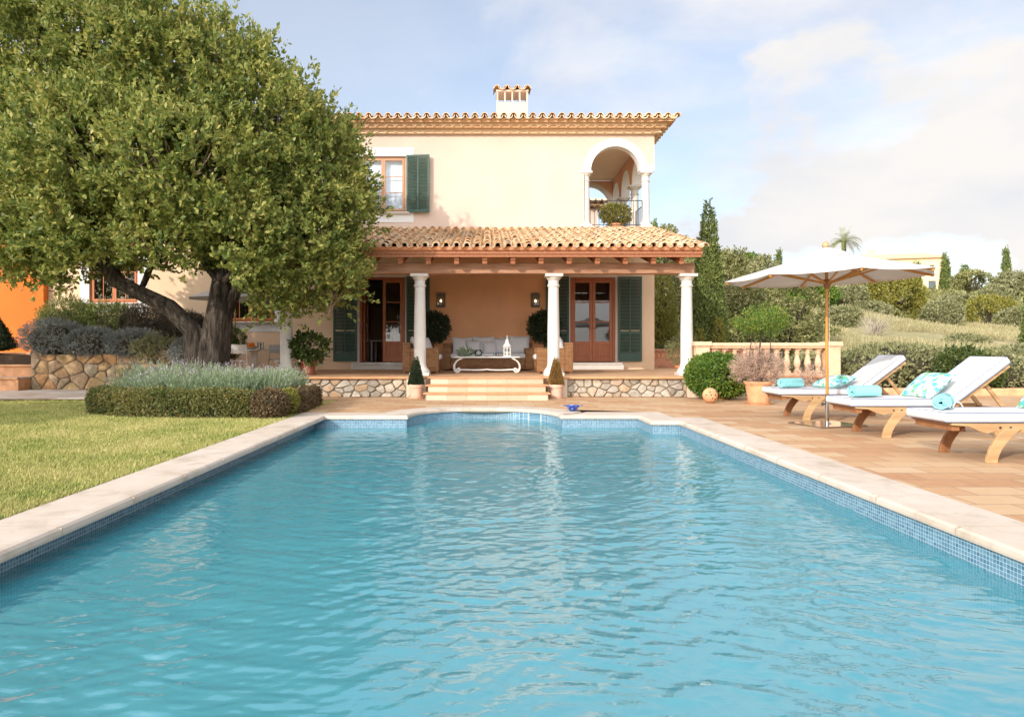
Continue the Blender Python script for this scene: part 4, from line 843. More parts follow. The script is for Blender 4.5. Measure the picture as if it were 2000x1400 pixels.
# the clipped box bed with lavender
def hedge(name, label, pts, wd, ht, n, mats, seed=0, ln=.034, wob=.05):
    """A clipped hedge along a polyline of ground points."""
    r = thing(name, label, 'hedge', (pts[0][0], pts[0][1], 0)); o = np.array([pts[0][0], pts[0][1], 0.0])
    pts = [Vector((p[0], p[1], 0)) for p in pts]; seg = [(a, b, (b - a).length) for a, b in zip(pts[:-1], pts[1:])]; tot = sum(s_[2] for s_ in seg)
    P = []; D = []; core = MB()
    for a, b, l_ in seg:
        k = int(n * l_ / tot); t_ = RNG.uniform(-.04, 1.04, k); d = (b - a) / l_; nn = Vector((-d.y, d.x, 0)); th = RNG.uniform(-.12, PI + .12, k)
        ex = .42; cx = np.sign(np.cos(th)) * np.abs(np.cos(th)) ** ex * wd / 2; cz = np.maximum(np.sin(th), 0) ** ex * ht; low = th < .35; side = RNG.uniform(0, 1, k)
        flank = RNG.uniform(0, 1, k) < .55; cz = np.where(flank, side * ht * .97, cz); cx = np.where(flank, np.where(RNG.uniform(0, 1, k) < .5, -1, 1) * wd / 2 * (1 - .10 * (side > .85)), cx)
        base = np.outer(1 - t_, a) + np.outer(t_, b); p = base + np.outer(cx, nn); p[:, 2] = cz
        w_ = (hash_noise(p, 4.5, seed) - .5) * wob * 2; out_ = unit(np.stack([cx * nn.x, cx * nn.y, (cz - ht * .5) * .8], 1)); p += out_ * w_[:, None]
        P.append(p); D.append(out_); q = (b - a).to_track_quat('X', 'Z').to_matrix(); core.obox((a + b) / 2 + Vector((0, 0, ht * .46)), (l_, wd * .82, ht * .88), q)
    P = np.concatenate(P) - o; D = np.concatenate(D); rawmesh('foliage', shoots(P, D + RNG.normal(size=P.shape) * .5, 5, ln, ln * .62, .045, 1.1, D), 4, mats, r)
    core.build('branch_mass', dark_core, r, off=o); return r  # added solid core keeps light from passing through the hedge
hedge('box_hedge', 'clipped box hedge with browning leaves along the front of the lavender bed', [(-6.45, 12.9), (-6.45, 11.45), (-5.6, 10.98), (-4.5, 10.85), (-3.72, 10.85)], .42, .40, 9500, lf_hedge, 1)
hedge('box_hedge', 'short bronzed box hedge beside the pool corner and lavender', [(-3.36, 11.35), (-3.38, 13.0)], .40, .36, 4200, lf_rust, 2)
plant('box_ball', 'round bronzed clipped box ball at the front corner of the lavender bed', 'shrub', (-3.42, 10.74, 0), [((0, 0, .2), (.27, .27, .23))], 1500, lf_rust, .03, .02, 5, .04, up=0, inner=.92, core=[((0, 0, .18), (.24, .24, .2))])
plant('golden_box_tuft', 'small golden dry tuft of box between box ball and bronzed hedge', 'shrub', (-3.22, 11.1, 0), [((0, 0, .24), (.13, .16, .18))], 500, lf_yel, .03, .02, 5, .04, up=.2, inner=.8, core=[((0, 0, .18), (.1, .12, .16))])
tag(MB().add([(-6.3, 11.4, .012), (-3.5, 11.0, .012), (-3.4, 13.6, .012), (-7.4, 15.4, .012), (-7.4, 12.8, .012)], [(0, 1, 2, 3, 4)]).build('bed_soil', soil), kind='structure')
for i, (x, y, h_) in enumerate(((-6.1, 11.9, .5), (-5.5, 11.6, .55), (-4.9, 11.5, .56), (-4.3, 11.45, .6), (-3.85, 11.7, .58), (-5.9, 12.6, .6), (-5.2, 12.4, .62), (-4.5, 12.3, .58), (-3.9, 12.5, .58), (-6.6, 13.4, .66), (-5.7, 13.4, .66), (-4.8, 13.2, .58), (-4.0, 13.3, .58), (-6.9, 14.3, .60))):
    r = thing('lavender_plant', 'grey green lavender plant with upright spikes in the box edged bed', 'lavender', (x, y, 0), 0, 'lavender plants in the bed')
    k = 620; a = RNG.uniform(0, 2 * PI, k); q = RNG.uniform(0, 1, k) ** .6; B = np.stack([np.cos(a) * q * .24, np.sin(a) * q * .22, np.zeros(k)], 1)
    d = unit(np.stack([np.cos(a) * q * .55, np.sin(a) * q * .55, np.ones(k)], 1) + RNG.normal(size=(k, 3)) * .12); hh = 1.12 * h_ * RNG.uniform(.5, 1.22, k)[:, None]
    s_ = unit(np.cross(d, RNG.normal(size=(k, 3)))) * .005
    st_ = np.stack([B - s_, B + s_, B + d * hh + s_ * .5, B + d * hh - s_ * .5], 1).reshape(-1, 3)
    nl = 16; B2 = np.repeat(B, nl, 0) + np.repeat(d * hh, nl, 0) * RNG.uniform(.15, .92, (k * nl, 1)); D2 = np.repeat(d, nl, 0) * .9 + RNG.normal(size=(k * nl, 3)) * .45
    rawmesh('foliage', np.concatenate([st_, leaf_quads(B2, D2, .055, .012)]), 4, lf_lav, r)
    T_ = (B + d * hh)[::7]; nf = 5; B3 = np.repeat(T_, nf, 0) + np.repeat(d[::7], nf, 0) * RNG.uniform(-.05, .05, (len(T_) * nf, 1))
    rawmesh('blossoms', leaf_quads(B3, np.repeat(d[::7], nf, 0) + RNG.normal(size=B3.shape) * .3, .035, .014), 4, lf_lavf, r)

for x, y, h, q, lab in ((-15.6, 10.0, 6.2, 2.5, 'leafy tree just outside the frame that shades the golden garden wall'), (-12.6, 5.4, 4.4, 1.9, 'smaller leafy tree just outside the frame that shades the lawn corner')):
    plant('shade_tree', lab, 'tree', (x, y, 0), [((0, 0, h * .62), (q, q, h * .36)), ((q * .4, .3, h * .45), (q * .7, q * .7, h * .26))], 2600, lf_tree, .14, .075, 8, .2, inner=.4, trunk=[([(0, 0, -.1), (.1, 0, h * .4), (0, 0, h * .7)], [.2, .15, .06])], crown='crown', holes=.3, hs=1.2)
# shrubs on the golden wall
def shrub(name, label, u, v0, v1, wu, Y, mat, n=1500, ln=.05, wd=.02, base=None, up=.6, slen=.12, dr=.8, group=None, holes=.0, nleaf=7, cat='shrub', lobes=4, core=True):
    s_ = Y / F; x = (u - 951) * s_; zt = HC - (v1 - 679) * s_; zb = HC - (v0 - 679) * s_ if base is None else base; hw, hh = wu * s_ / 2, (zt - zb)
    bl = [((0, 0, hh * .5), (hw * .9, hw * dr, hh * .5))]
    for i in range(lobes): a = random.uniform(0, 6.28); bl.append(((math.cos(a) * hw * .45, math.sin(a) * hw * dr * .45, hh * random.uniform(.35, .62)), (hw * .55, hw * .5 * dr, hh * random.uniform(.30, .38))))
    return plant(name, label, cat, (x, Y, zb), bl, n, mat, ln, wd, nleaf, slen, group, up, .72, holes=holes, hs=2.2 / max(hw, .2), core=[((0, 0, hh * .45), (hw * .66, hw * dr * .66, hh * .38))] if core else None)
for u, w_, v1, lab in ((100, 130, 622, 'grey santolina mound at the outer end of the golden wall'), (180, 120, 640, 'grey santolina mound on the golden wall below the rosemary'), (262, 120, 642, 'grey santolina mound on the golden wall next to the potted plants')):
    shrub('santolina_bush', lab, u, 698, v1, w_, 17.7, lf_grey, 2600, .045, .012, up=.3, slen=.06, dr=.7, nleaf=9)
for u, w_, v1, mt, lab in ((130, 110, 590, lf_rose, 'tall bright green rosemary bush at the orange wall corner'), (215, 120, 600, lf_rose, 'green rosemary bush under the wooden window sill'), (285, 110, 606, lf_brown, 'brownish shrub behind the santolina near the leaning trunk'), (355, 110, 620, lf_brown, 'brownish shrub half hidden behind the leaning trunk')):
    shrub('garden_shrub', lab, u, 690, v1, w_, 18.8, mt, 2300, .10, .018, up=1.4, slen=.22, dr=.6)

shrub('garden_shrub', 'low green shrub behind the trunk beside the bistro chairs', 448, 705, 640, 60, 18.4, lf_rose, 900, .06, .014, up=1.0)
def pot(parent, r1, r0, h, mat, rim=.03, saucer=False, name='pot', z=0):
    m = MB(); m.lathe([(r0, 0), (r0 + (r1 - r0) * .85, h - .06), (r1 + rim * .5, h - .055), (r1 + rim * .6, h - .01), (r1 + rim * .3, h), (r1 - .02, h), (r1 - .03, h - .05)], (0, 0, z + (.03 if saucer else 0)), 28); o = m.build(name, mat, parent, smooth=40)
    if saucer: MB().lathe([(r0 * 1.25, 0), (r0 * 1.42, .045), (r0 * 1.36, .045), (r0 * 1.2, .02)], (0, 0, z), 28).build('saucer', mat, parent, smooth=40)
    return o
def potted(label, loc, r1, r0, h, pmat, blobs, n, lmat, ln, wd, saucer=False, name='potted_plant', cat='plant', stem=None, **k):
    blobs = [((c[0], c[1], c[2] + h), q) for c, q in blobs]
    if stem: k['trunk'] = [([(p[0], p[1], p[2] + h) for p in pts], rr) for pts, rr in stem]
    if k.get('core'): k['core'] = [((c[0], c[1], c[2] + h), q) for c, q in k['core']]
    r = plant(name, label, cat, loc, blobs, n, lmat, ln, wd, **k); pot(r, r1, r0, h, pmat, saucer=saucer); return r
def at(u, v, z=0.0):
    Y = F * (HC - z) / (v - 679); return Vector(((u - 951) * Y / F, Y, z))
# pots by the wall
potted('leggy yellow green plant in a wide terracotta pot at the wall end', (-8.25, 17.0, .33), .30, .24, .36, terra, [((0, 0, .35), (.5, .4, .38)), ((-.3, 0, .3), (.3, .3, .28)), ((.3, 0, .35), (.3, .3, .3))], 520, lf_olive, .055, .022, up=.9, holes=.42, inner=.2, stem=[([(0, 0, 0), (.1, 0, .4)], [.012, .006]), ([(0, 0, 0), (-.2, 0, .4)], [.012, .006])])
potted('grey green plant in a terracotta pot against the tree trunk', (-7.3, 16.6, .33), .26, .2, .30, terra, [((0, 0, .3), (.35, .35, .32))], 700, lf_grey, .06, .014, up=.9)
potted('tiny terracotta pot plant behind the hedge end', (-6.95, 13.0, .0), .12, .09, .3, terra_pale, [((0, 0, .05), (.08, .08, .06))], 60, lf_rose, .03, .012)
potted('leafy shrub in a brown terracotta pot on the terrace edge', (-4.28, 16.3, .45), .20, .155, .30, terra_brown, [((0, 0, .36), (.40, .38, .26)), ((-.15, 0, .42), (.28, .28, .2)), ((.2, 0, .34), (.26, .28, .22)), ((0, 0, .16), (.3, .3, .16))], 420, lf_pot, .095, .05, saucer=True, up=.3, nleaf=7, slen=.12, inner=.45, stem=[([(0, 0, 0), (.03, 0, .35)], [.016, .008]), ([(0, 0, 0), (-.14, .03, .3)], [.012, .006]), ([(0, 0, 0), (.16, -.03, .28)], [.012, .006])])
def cone_top(label, x, mat, pm, kb):
    r = thing('cone_topiary', label, 'topiary', (x, 14.92, 0)); n = 2600; t_ = 1 - np.sqrt(RNG.uniform(0, 1, n)); a = RNG.uniform(0, 2 * PI, n); h = .60; rr = .145 * (1 - t_) ** .85 + .012
    P = np.stack([np.cos(a) * rr, np.sin(a) * rr, .30 + t_ * h], 1); D = np.stack([np.cos(a), np.sin(a), .5 + 0 * a], 1) + RNG.normal(size=P.shape) * .4
    rawmesh('foliage', shoots(P, D, 4, .022, .013, .02, 1.0), 4, mat, r); MB().lathe([(.10, .27), (.125, .32), (.01, .86)], (0, 0, 0), 16).build('branch_mass', dark_core, r); pot(r, .155, .12, .27, pm, saucer=True); return r
cone_top('dark green cone topiary in a limed terracotta pot by the steps', -1.55, lf_dark, terra_pink, 0)
cone_top('golden brown cone topiary in a pink terracotta pot by the steps', 1.51, lf_gold, terra_pink, 1)
for x, lab in ((-1.55, 'ball topiary tree against the porch wall by the open door'), (1.66, 'ball topiary tree against the porch wall by the closed double doors')):
    potted(lab, (x, 19.75, .45), .2, .16, .36, terra_brown, [((0, 0, .88), (.40, .40, .38))], 950, lf_dark, .065, .03, name='ball_topiary', cat='topiary', up=.2, inner=.62, nleaf=8, stem=[([(0, 0, 0), (.01, 0, .5), (0, 0, .85)], [.022, .02, .018])])
# right: box ball, ball ornament, big pot
p = at(1402, 776); 
potted('wide round glossy green shrub in a terracotta pot by the end column', (4.93, 14.6, 0), .26, .2, .26, terra, [((0, 0, .24), (.62, .58, .44)), ((-.2, 0, .28), (.42, .42, .38)), ((.24, -.1, .22), (.4, .4, .36))], 3300, lf_bright, .062, .028, name='round_shrub', cat='shrub', up=.3, inner=.86, nleaf=8, slen=.06, core=[((0, 0, .22), (.55, .5, .38))])
p = at(1387, 786.5)
o = MB(); o.ball((0, 0, .15), .15, 28, 18); ob = o.build('terracotta_ball', terra_pale, smooth=60); ob.location = p; tag(ob, 'round terracotta ball with small holes lying before the green shrub', 'garden ornament')
m = MB()
for a, e in ((-1.9, .5), (-1.2, .1), (-1.55, -.35), (-.8, .55), (-2.4, .05), (-1.1, -.5), (-1.75, .12)): c = Vector((math.cos(a) * math.cos(e), math.sin(a) * math.cos(e), math.sin(e))); m.tube([c * .148 + Vector((0, 0, .15)), c * .1525 + Vector((0, 0, .15))], .013, 10)
m.build('holes', black_m, ob)  # raised black discs paint the shade inside the ball's holes
p = at(1481, 789)
big = potted('wide pale terracotta pot on a saucer with green topped shrub and dry pinkish twigs', (p.x, p.y, 0), .255, .19, .42, terra_pale, [((.06, 0, 1.10), (.42, .38, .24)), ((-.2, 0, 1.06), (.24, .24, .2)), ((.3, 0, 1.08), (.22, .26, .2)), ((.05, 0, 1.28), (.26, .24, .14))], 900, lf_bright, .05, .018, saucer=True, name='potted_shrub', up=1.5, nleaf=9, slen=.24, holes=.3, hs=4, inner=.2,
             stem=[([(0, 0, 0), (.02, 0, .5), (.06, 0, 1.1)], [.025, .02, .01]), ([(-.05, 0, 0), (-.16, .05, .5), (-.1, 0, 1.05)], [.018, .012, .006]), ([(.05, 0, 0), (.22, -.04, .5), (.24, 0, 1.0)], [.018, .012, .006])])
MB().lathe([(.235, 0), (.235, .03)], (0, 0, .40), 20).build('soil', soil, big)
P, D = blob_points([((0, 0, .70), (.44, .40, .32)), ((.18, 0, .66), (.28, .3, .24)), ((-.2, 0, .62), (.26, .3, .22))], 760, .2, .6, .4)
rawmesh('dry_twigs', shoots(P, D + np.array([0, 0, .9]), 11, .075, .007, .16, .9), 4, lf_dry, big)
tw = MB()
for k in range(44):
    a = random.uniform(0, 6.28); e = random.uniform(.3, 1.2); q = Vector((math.cos(a) * .42 * random.uniform(.4, 1), math.sin(a) * .4, .42 + random.uniform(.15, .6))); tw.tube([(0, 0, .42), Vector((q.x * .45, q.y * .45, .42 + (q.z - .42) * .6)), q], [.008, .006, .003], 4, False)
tw.build('dead_branches', lf_dry, big)
p = at(1516, 772); potted('small terracotta pot of dry twigs tucked behind the big pot', (p.x + .12, 14.2, 0), .16, .12, .3, terra, [((0, 0, .2), (.2, .2, .2))], 160, lf_dry, .06, .01)
# balcony plant
potted('bushy yellow green plant behind the loggia railing', (3.98, 21.1, ZF1), .2, .15, .2, terra, [((0, 0, .26), (.42, .32, .30)), ((-.15, 0, .3), (.25, .25, .24))], 900, lf_yel, .06, .03, name='balcony_plant', up=.5, inner=.5)
# little plant behind the far terrace end
potted('sparse olive shrub in a terracotta pot beyond the porch end', (5.5, 19.2, .45), .2, .16, .16, terra, [((0, 0, .4), (.42, .4, .34))], 420, lf_olive, .06, .02, up=.7, holes=.3)

# hedge behind the loungers, curb
m = MB(); m.bb(8.6, 16.0, 15.55, 15.9, -.02, .17); tag(m.build('hedge_curb', terra_pale, bevel=.03), kind='structure')
hb = [((x - 12.4, random.uniform(-.3, .3), .55 + .12 * math.sin(x * 1.9)), (1.0, 1.3, .50 + .07 * math.sin(x * 2.7))) for x in np.arange(8.7, 17, .72)]
plant('pittosporum_hedge', 'long pale olive hedge behind the curb and loungers', 'hedge', (12.4, 17.4, 0), hb, 15500, lf_olive, .075, .034, 5, .09, up=.5, inner=.9, core=[(c, (q[0] * .9, q[1] * .9, q[2] * .85)) for c, q in hb])
plant('leafy_shrub', 'dark leafy shrub standing up from the hedge near the frame edge', 'shrub', (11.1, 15.95, .1), [((0, 0, .45), (.55, .3, .5)), ((.5, 0, .35), (.4, .3, .4))], 900, lf_pot, .085, .038, 6, .16, up=.7, inner=.4, holes=.25)

# cypresses
def cypress(label, x, y, z0, h, r, n, mat=None, ln=.07, name='cypress_tree', group=None, kexp=.75, cat='tree'):
    rt = thing(name, label, cat, (x, y, z0), 0, group); t_ = 1 - np.sqrt(RNG.uniform(0, 1, n)) * .985; a = RNG.uniform(0, 2 * PI, n)
    prof = np.minimum(1, (t_ / .12 + .35)) * (1 - t_) ** kexp; rr = r * prof * (1 + .30 * (hash_noise(np.stack([np.cos(a) * 2, np.sin(a) * 2, t_ * h * 1.4], 1), 1.2, int(x * 10) % 97) - .5)) * RNG.uniform(.72, 1.05, n)
    P = np.stack([np.cos(a) * rr, np.sin(a) * rr, .12 * h * .3 + t_ * h * .99], 1); D = np.stack([np.cos(a) * .5, np.sin(a) * .5, np.ones(n)], 1) + RNG.normal(size=P.shape) * .22
    rawmesh('crown', shoots(P, D, 6, ln, ln * .42, ln * 1.6, .7, np.stack([np.cos(a), np.sin(a), .3 + 0 * a], 1)), 4, mat or lf_cyp, rt)
    m = MB(); m.tube([(0, 0, -.1), (0, 0, h * .5), (0, 0, h * .9)], [r * .16, r * .1, .01], 7); m.build('trunk', bark, rt)
    m = MB(); m.lathe([(r * .35, h * .05), (r * .72, h * .16), (r * .5, h * .45), (r * .2, h * .75), (.01, h * .93)], (0, 0, 0), 12); m.build('branch_mass', dark_core, rt, smooth=60); return rt
cypress('tall slender cypress standing just beyond the porch roof end', (1384 - 951) * 24 / F, 24, -.1, 6.15, .62, 5200, ln=.10, kexp=.62)
cypress('small golden conifer at the foot of the tall cypress', (1404 - 951) * 23.2 / F, 23.2, -.06, 2.15, .26, 900, lf_yel, .07, 'golden_conifer', kexp=.5)
cypress('smaller golden conifer between end column and tall cypress', (1366 - 951) * 23.0 / F, 23.0, -.06, 1.75, .24, 700, lf_yel, .07, 'golden_conifer', kexp=.5)
cypress('dark dense cypress cut by the frame edge beyond the hedge', 14.85, 18.0, -.06, 3.7, .60, 3800, ln=.08, kexp=.35)
cypress('green conifer column seen between house corner and end column', (1294 - 951) * 26 / F, 26, -.05, 4.1, .55, 2400, lf_yel, .09, 'conifer_column', kexp=.3)
sq = plant('clipped_box_block', 'dark clipped block of box just past the house corner', 'shrub', (6.1, 23.4, 0), [((0, 0, .6), (.45, .4, .62))], 1300, lf_hedge, .045, .024, 5, .06, up=0, inner=.93, core=[((0, 0, .5), (.4, .36, .55))])
# hillside trees
def bush_tree(label, u, v1, wu, Y, mat, n, ln, group=None, hfrac=.5, name='hill_tree', v0=None, cat='tree', holes=.3, stretch=1.0):
    s_ = Y / F; x = (u - 951) * s_; zg = terr(x, Y) - .1; zt = HC - (v1 - 679) * s_; h = max(zt - zg, .6); hw = wu * s_ / 2; lo = .12
    bl = [((0, 0, h * .56), (hw * .75, hw * .7, h * .40))]
    for i in range(7):
        a = random.uniform(0, 6.28); q = random.uniform(.35, .62); bl.append(((math.cos(a) * hw * q, math.sin(a) * hw * q * .8, h * random.uniform(.36, .74)), (hw * random.uniform(.34, .5), hw * random.uniform(.34, .5), h * random.uniform(.18, .26))))
    bl.append(((0, 0, h * .24), (hw * .8, hw * .7, h * .24)))
    tr_ = [([(0, 0, -.2), (hw * .05, 0, h * .3), (-hw * .05, 0, h * .75)], [.05 * h, .035 * h, .01 * h])] + [([(0, 0, h * .22), (math.cos(a) * hw * .3, math.sin(a) * hw * .3, h * .5), (math.cos(a) * hw * .6, math.sin(a) * hw * .6, h * .7)], [.025 * h, .015 * h, .006 * h]) for a in (0.3, 2.2, 4.3)]
    return plant(name, label, cat, (x, Y, zg), bl, int(n * 1.35), mat, ln, ln * .5, 7, ln * 1.4, group, .55, .42, trunk=tr_, crown='crown', holes=holes, hs=2.0 / hw, seed=int(u))
H_ = [('bushy holm oak filling the gap between house corner and end column', 1318, 520, 110, 33, lf_oak, 3200, .13), ('pale bushy tree behind the clipped box block', 1290, 585, 80, 29, lf_olive, 1500, .11), ('tall feathery grey tree right behind the tall cypress', 1428, 478, 66, 34, lf_oak, 2000, .14), ('round dark holm oak behind the balustrade pier', 1452, 535, 120, 30, lf_oak, 4200, .12),
      ('broad holm oak behind the umbrella pole', 1540, 540, 150, 33, lf_oak, 4200, .13), ('rounded pine top on the skyline above the umbrella edge', 1462, 495, 60, 70, lf_bright, 1300, .26), ('green crown on the ridge seen over the porch roof', 1300, 438, 46, 72, lf_oak, 900, .28), ('second green crown on the ridge over the porch roof', 1335, 462, 36, 76, lf_oak, 700, .28),
      ('green crown lowest on the ridge beside the tall cypress', 1402, 487, 50, 64, lf_oak, 900, .26), ('olive tree on the slope under the umbrella rim', 1500, 500, 60, 60, lf_olive, 1200, .24), ('dark green tree behind the umbrella pole top', 1585, 556, 110, 56, lf_bright, 1900, .2), ('olive green tree right of the umbrella pole', 1655, 560, 90, 58, lf_olive, 1600, .2),
      ('big round yellow green bush on the slope below the far villa', 1752, 536, 130, 62, lf_yel, 4200, .2), ('low green bush in front of the yellow bush', 1700, 590, 80, 56, lf_olive, 1200, .18), ('grey olive bush at the end of the dry field', 1640, 600, 76, 48, lf_olive, 1300, .17), ('dark olive bush right of the big yellow bush', 1842, 588, 86, 58, lf_olive, 1500, .18),
      ('bright yellow bush near the frame edge slope', 1930, 578, 92, 64, lf_yel, 1900, .2), ('grey green bush cut by the frame edge', 1984, 602, 70, 60, lf_olive, 1300, .18), ('green tree beside the far villa terrace', 1905, 530, 92, 108, lf_oak, 1800, .34), ('pale tree at the far skyline end', 1975, 530, 70, 100, lf_olive, 1300, .34),
      ('olive tree under the far villa garden wall', 1870, 575, 70, 84, lf_olive, 1200, .27), ('green tree at the ridge behind the umbrella rim', 1620, 520, 70, 90, lf_oak, 1200, .3), ('green bush above the yellow bush by the villa wall', 1690, 548, 60, 92, lf_oak, 1100, .3), ('low rounded bush alone in the dry field', 1882, 655, 96, 36, lf_olive, 1700, .11), ('small dark bush at the foot of the holm oaks', 1600, 640, 80, 40, lf_oak, 1300, .13),
      ('green tree over the balustrade middle', 1500, 575, 90, 40, lf_oak, 1800, .15), ('pale olive bush in the gap beside the umbrella pole', 1570, 610, 70, 37, lf_olive, 1200, .13), ('tall pale tree above the round holm oak', 1448, 500, 56, 40, lf_olive, 1300, .16), ('dark tree on the ridge behind the porch corner', 1360, 480, 60, 60, lf_oak, 1000, .24),
      ('sage green tree between the villa and skyline cypress', 1945, 560, 70, 92, lf_olive, 1200, .3), ('shady tree behind the conifer column', 1350, 560, 80, 42, lf_oak, 1500, .16)]
for lab, u, v1, wu, Y, mt, n, ln in H_: bush_tree(lab, u, v1, wu, Y, mt, n, ln)
# bare shrub in the field
x = (1708 - 951) * 44 / F; r = thing('bare_shrub', 'bare grey leafless shrub standing in the dry field', 'shrub', (x, 44, terr(x, 44)))
m = MB()
for k in range(60): a = random.uniform(0, 6.28); e = random.uniform(.5, 1.35); l_ = random.uniform(.8, 1.7); q = Vector((math.cos(a) * math.cos(e) * l_, math.sin(a) * math.cos(e) * l_, .2 + math.sin(e) * l_)); limb(m, (0, 0, 0), q, .03, .007, 4, .12, 4)
m.build('branch_mass', M('grey bark twigs', (.36, .31, .25)), r)
# skyline cypresses
for lab, u, v1, v0, Y, wu in (('dark cypress next to the far villa end wall', 1846, 498, 560, 118, 14), ('short pair of cypress tops right of the far villa', 1884, 521, 560, 112, 16), ('thin tall cypress on the skyline near the frame edge', 1965, 485, 560, 110, 11), ('tiny cypress tip left of the umbrella top', 1521, 489, 520, 110, 8), ('small cypress in front of the far villa facade', 1789, 513, 565, 116, 16), ('tiny cypress tip beside the rounded pine', 1483, 502, 530, 100, 6), ('small cypress tip seen over the porch roof corner', 1278, 437, 470, 70, 9)):
    s_ = Y / F; x = (u - 951) * s_; zg = terr(x, Y) - .1; cypress(lab, x, Y, zg, HC - (v1 - 679) * s_ - zg, wu * s_ / 2, 900, ln=.30, kexp=.5)
cypress('dark clipped evergreen cone beside the garden steps', (-10 - 951) * 18.4 / F, 18.4, .96, .95, .55, 2200, lf_dark, .05, 'cone_topiary', kexp=.95, cat='topiary')
# palm by the far villa
Y = 112; s_ = Y / F; x = (1648 - 951) * s_; zc = HC - (472 - 679) * s_; zg = terr(x, Y)
pm = thing('palm_tree', 'feathery palm crown rising above the umbrella before the far villa', 'tree', (x, Y, zg))
MB().tube([(0, 0, -.2), (.1, 0, (zc - zg) * .5), (0, 0, zc - zg)], [.4, .32, .36], 9).build('trunk', bark, pm, smooth=60)
V = []
for k in range(46):
    a = random.uniform(0, 6.28); e = random.uniform(.1, 1.45); l_ = random.uniform(2.7, 3.7); pts = []
    for i in range(9): t_ = i / 8; pts.append(np.array([math.cos(a) * math.cos(e) * l_ * t_, math.sin(a) * math.cos(e) * l_ * t_, zc - zg + math.sin(e) * l_ * t_ - .85 * l_ * t_ ** 2.2 * math.cos(e)]))
    for i in range(8):
        d = pts[i + 1] - pts[i]; s3 = np.cross(d, [0, 0, 1.0]); s3 /= np.linalg.norm(s3) + 1e-6
        for sg in (-1, 1):
            for q in (0, .5): b = pts[i] + d * q; V += [b - d * .10, b + d * .12, b + s3 * sg * .55 * math.sin(PI * (.12 + .8 * i / 8)) + d * .7 - np.array([0, 0, .15])]
rawmesh('crown', np.array(V), 3, lf_palm, pm)
# undergrowth of the hill, dry grass of the field
n = 9000; yy = RNG.uniform(60, 135, n); uu = RNG.uniform(1270, 2080, n); xx = (uu - 951) * yy / F
keep = hash_noise(np.stack([xx, yy, 0 * xx], 1), .16, 9) > np.where(yy < 75, .62, .40); xx, yy = xx[keep], yy[keep]; zz = np.array([terr(a, b) for a, b in zip(xx, yy)])
P = np.stack([xx, yy, zz + RNG.uniform(0, .9, len(xx))], 1); D = RNG.normal(size=P.shape) * .5 + np.array([0, -.3, .8])
tag(rawmesh('undergrowth', shoots(P, D, 12, .30, .15, .5, 1.1), 4, lf_oak), kind='stuff')
n = 16000; yy = 24 + 40 * RNG.uniform(0, 1, n) ** 1.2; uu = RNG.uniform(1560, 2060, n); xx = (uu - 951) * yy / F; keep = hash_noise(np.stack([xx, yy, 0 * xx], 1), .35, 4) > .42; xx, yy = xx[keep], yy[keep]
P = np.stack([xx, yy, np.array([terr(a, b) for a, b in zip(xx, yy)])], 1)
tag(rawmesh('dry_grass', shoots(P, np.tile([0, 0, 1.0], (len(P), 1)), 7, .42, .022, .03, .55), 4, straw_m), kind='stuff')

# far villa --------------------------------------------------------------------------------------------
Y = 124; s_ = Y / F; VX = lambda u: (u - 951) * s_; VZ = lambda v: HC - (v - 679) * s_
vil = thing('far_villa', 'long pale yellow villa with grey shutters on the distant hilltop', 'house', (VX(1770), Y, VZ(568))); OFF[vil.name] = tuple(vil.location)
hol = [(VX(u0), VX(u1), VZ(v1), VZ(v0)) for u0, u1, v0, v1 in ((1717, 1723, 509, 520), (1753, 1758, 511, 521), (1776, 1782, 512, 523), (1798, 1805, 515, 524), (1820, 1827, 517, 538), (1818, 1830, 548, 568))]
fm = M('villa plaster', (0.74, 0.60, 0.38), .9, .06, .2, 0)
m = MB()
def VF(a, b, d): return (a, Y + d + (VX(1842) - a) * .30, b)    # the facade recedes to the left
def vq(m2, x0, x1, z0, z1, d): m2.add([VF(x0, z0, d), VF(x1, z0, d), VF(x1, z1, d), VF(x0, z1, d)], [(0, 1, 2, 3)])
xs_ = sorted({VX(1655), VX(1842)} | {h[i] for h in hol for i in (0, 1)}); zs_ = sorted({VZ(575), VZ(503)} | {h[i] for h in hol for i in (2, 3)})
for a, b in zip(xs_[:-1], xs_[1:]):
    for c, d in zip(zs_[:-1], zs_[1:]):
        if not any(h[0] < (a + b) / 2 < h[1] and h[2] < (c + d) / 2 < h[3] for h in hol): vq(m, a, b, c, d, 0)
for h in hol: vq(m, h[0], h[1], h[2], h[3], .35); 
m.add([VF(VX(1842), VZ(575), 0), VF(VX(1842), VZ(503), 0), (VX(1842) + 1, Y + 9, VZ(503)), (VX(1842) + 1, Y + 9, VZ(575))], [(0, 1, 2, 3)]); m.build('wall', fm, vil)
for h in hol:
    f = MB(); w_ = h[1] - h[0]; f.add([VF(h[0] + .06, h[2], .18), VF(h[1] - .06, h[2], .18), VF(h[1] - .06, h[3], .18), VF(h[0] + .06, h[3], .18)], [(0, 1, 2, 3)]); fw = f.build('window', M('villa shutter', (.10, .14, .17)), vil)
m = MB(); m.add([VF(VX(1650), VZ(503), -.6), VF(VX(1845), VZ(503), -.6), VF(VX(1845), VZ(503) + .25, -.6), VF(VX(1650), VZ(503) + .25, -.6), VF(VX(1650), VZ(503) + 1.5, 5), VF(VX(1838), VZ(503) + 1.5, 5), VF(VX(1845), VZ(503), 10), VF(VX(1650), VZ(503), 10)], [(0, 1, 2, 3), (3, 2, 5, 4), (2, 6, 5), (0, 7, 6, 1), (4, 5, 6, 7)]); rf2 = m.build('roof', tile_roof, vil)
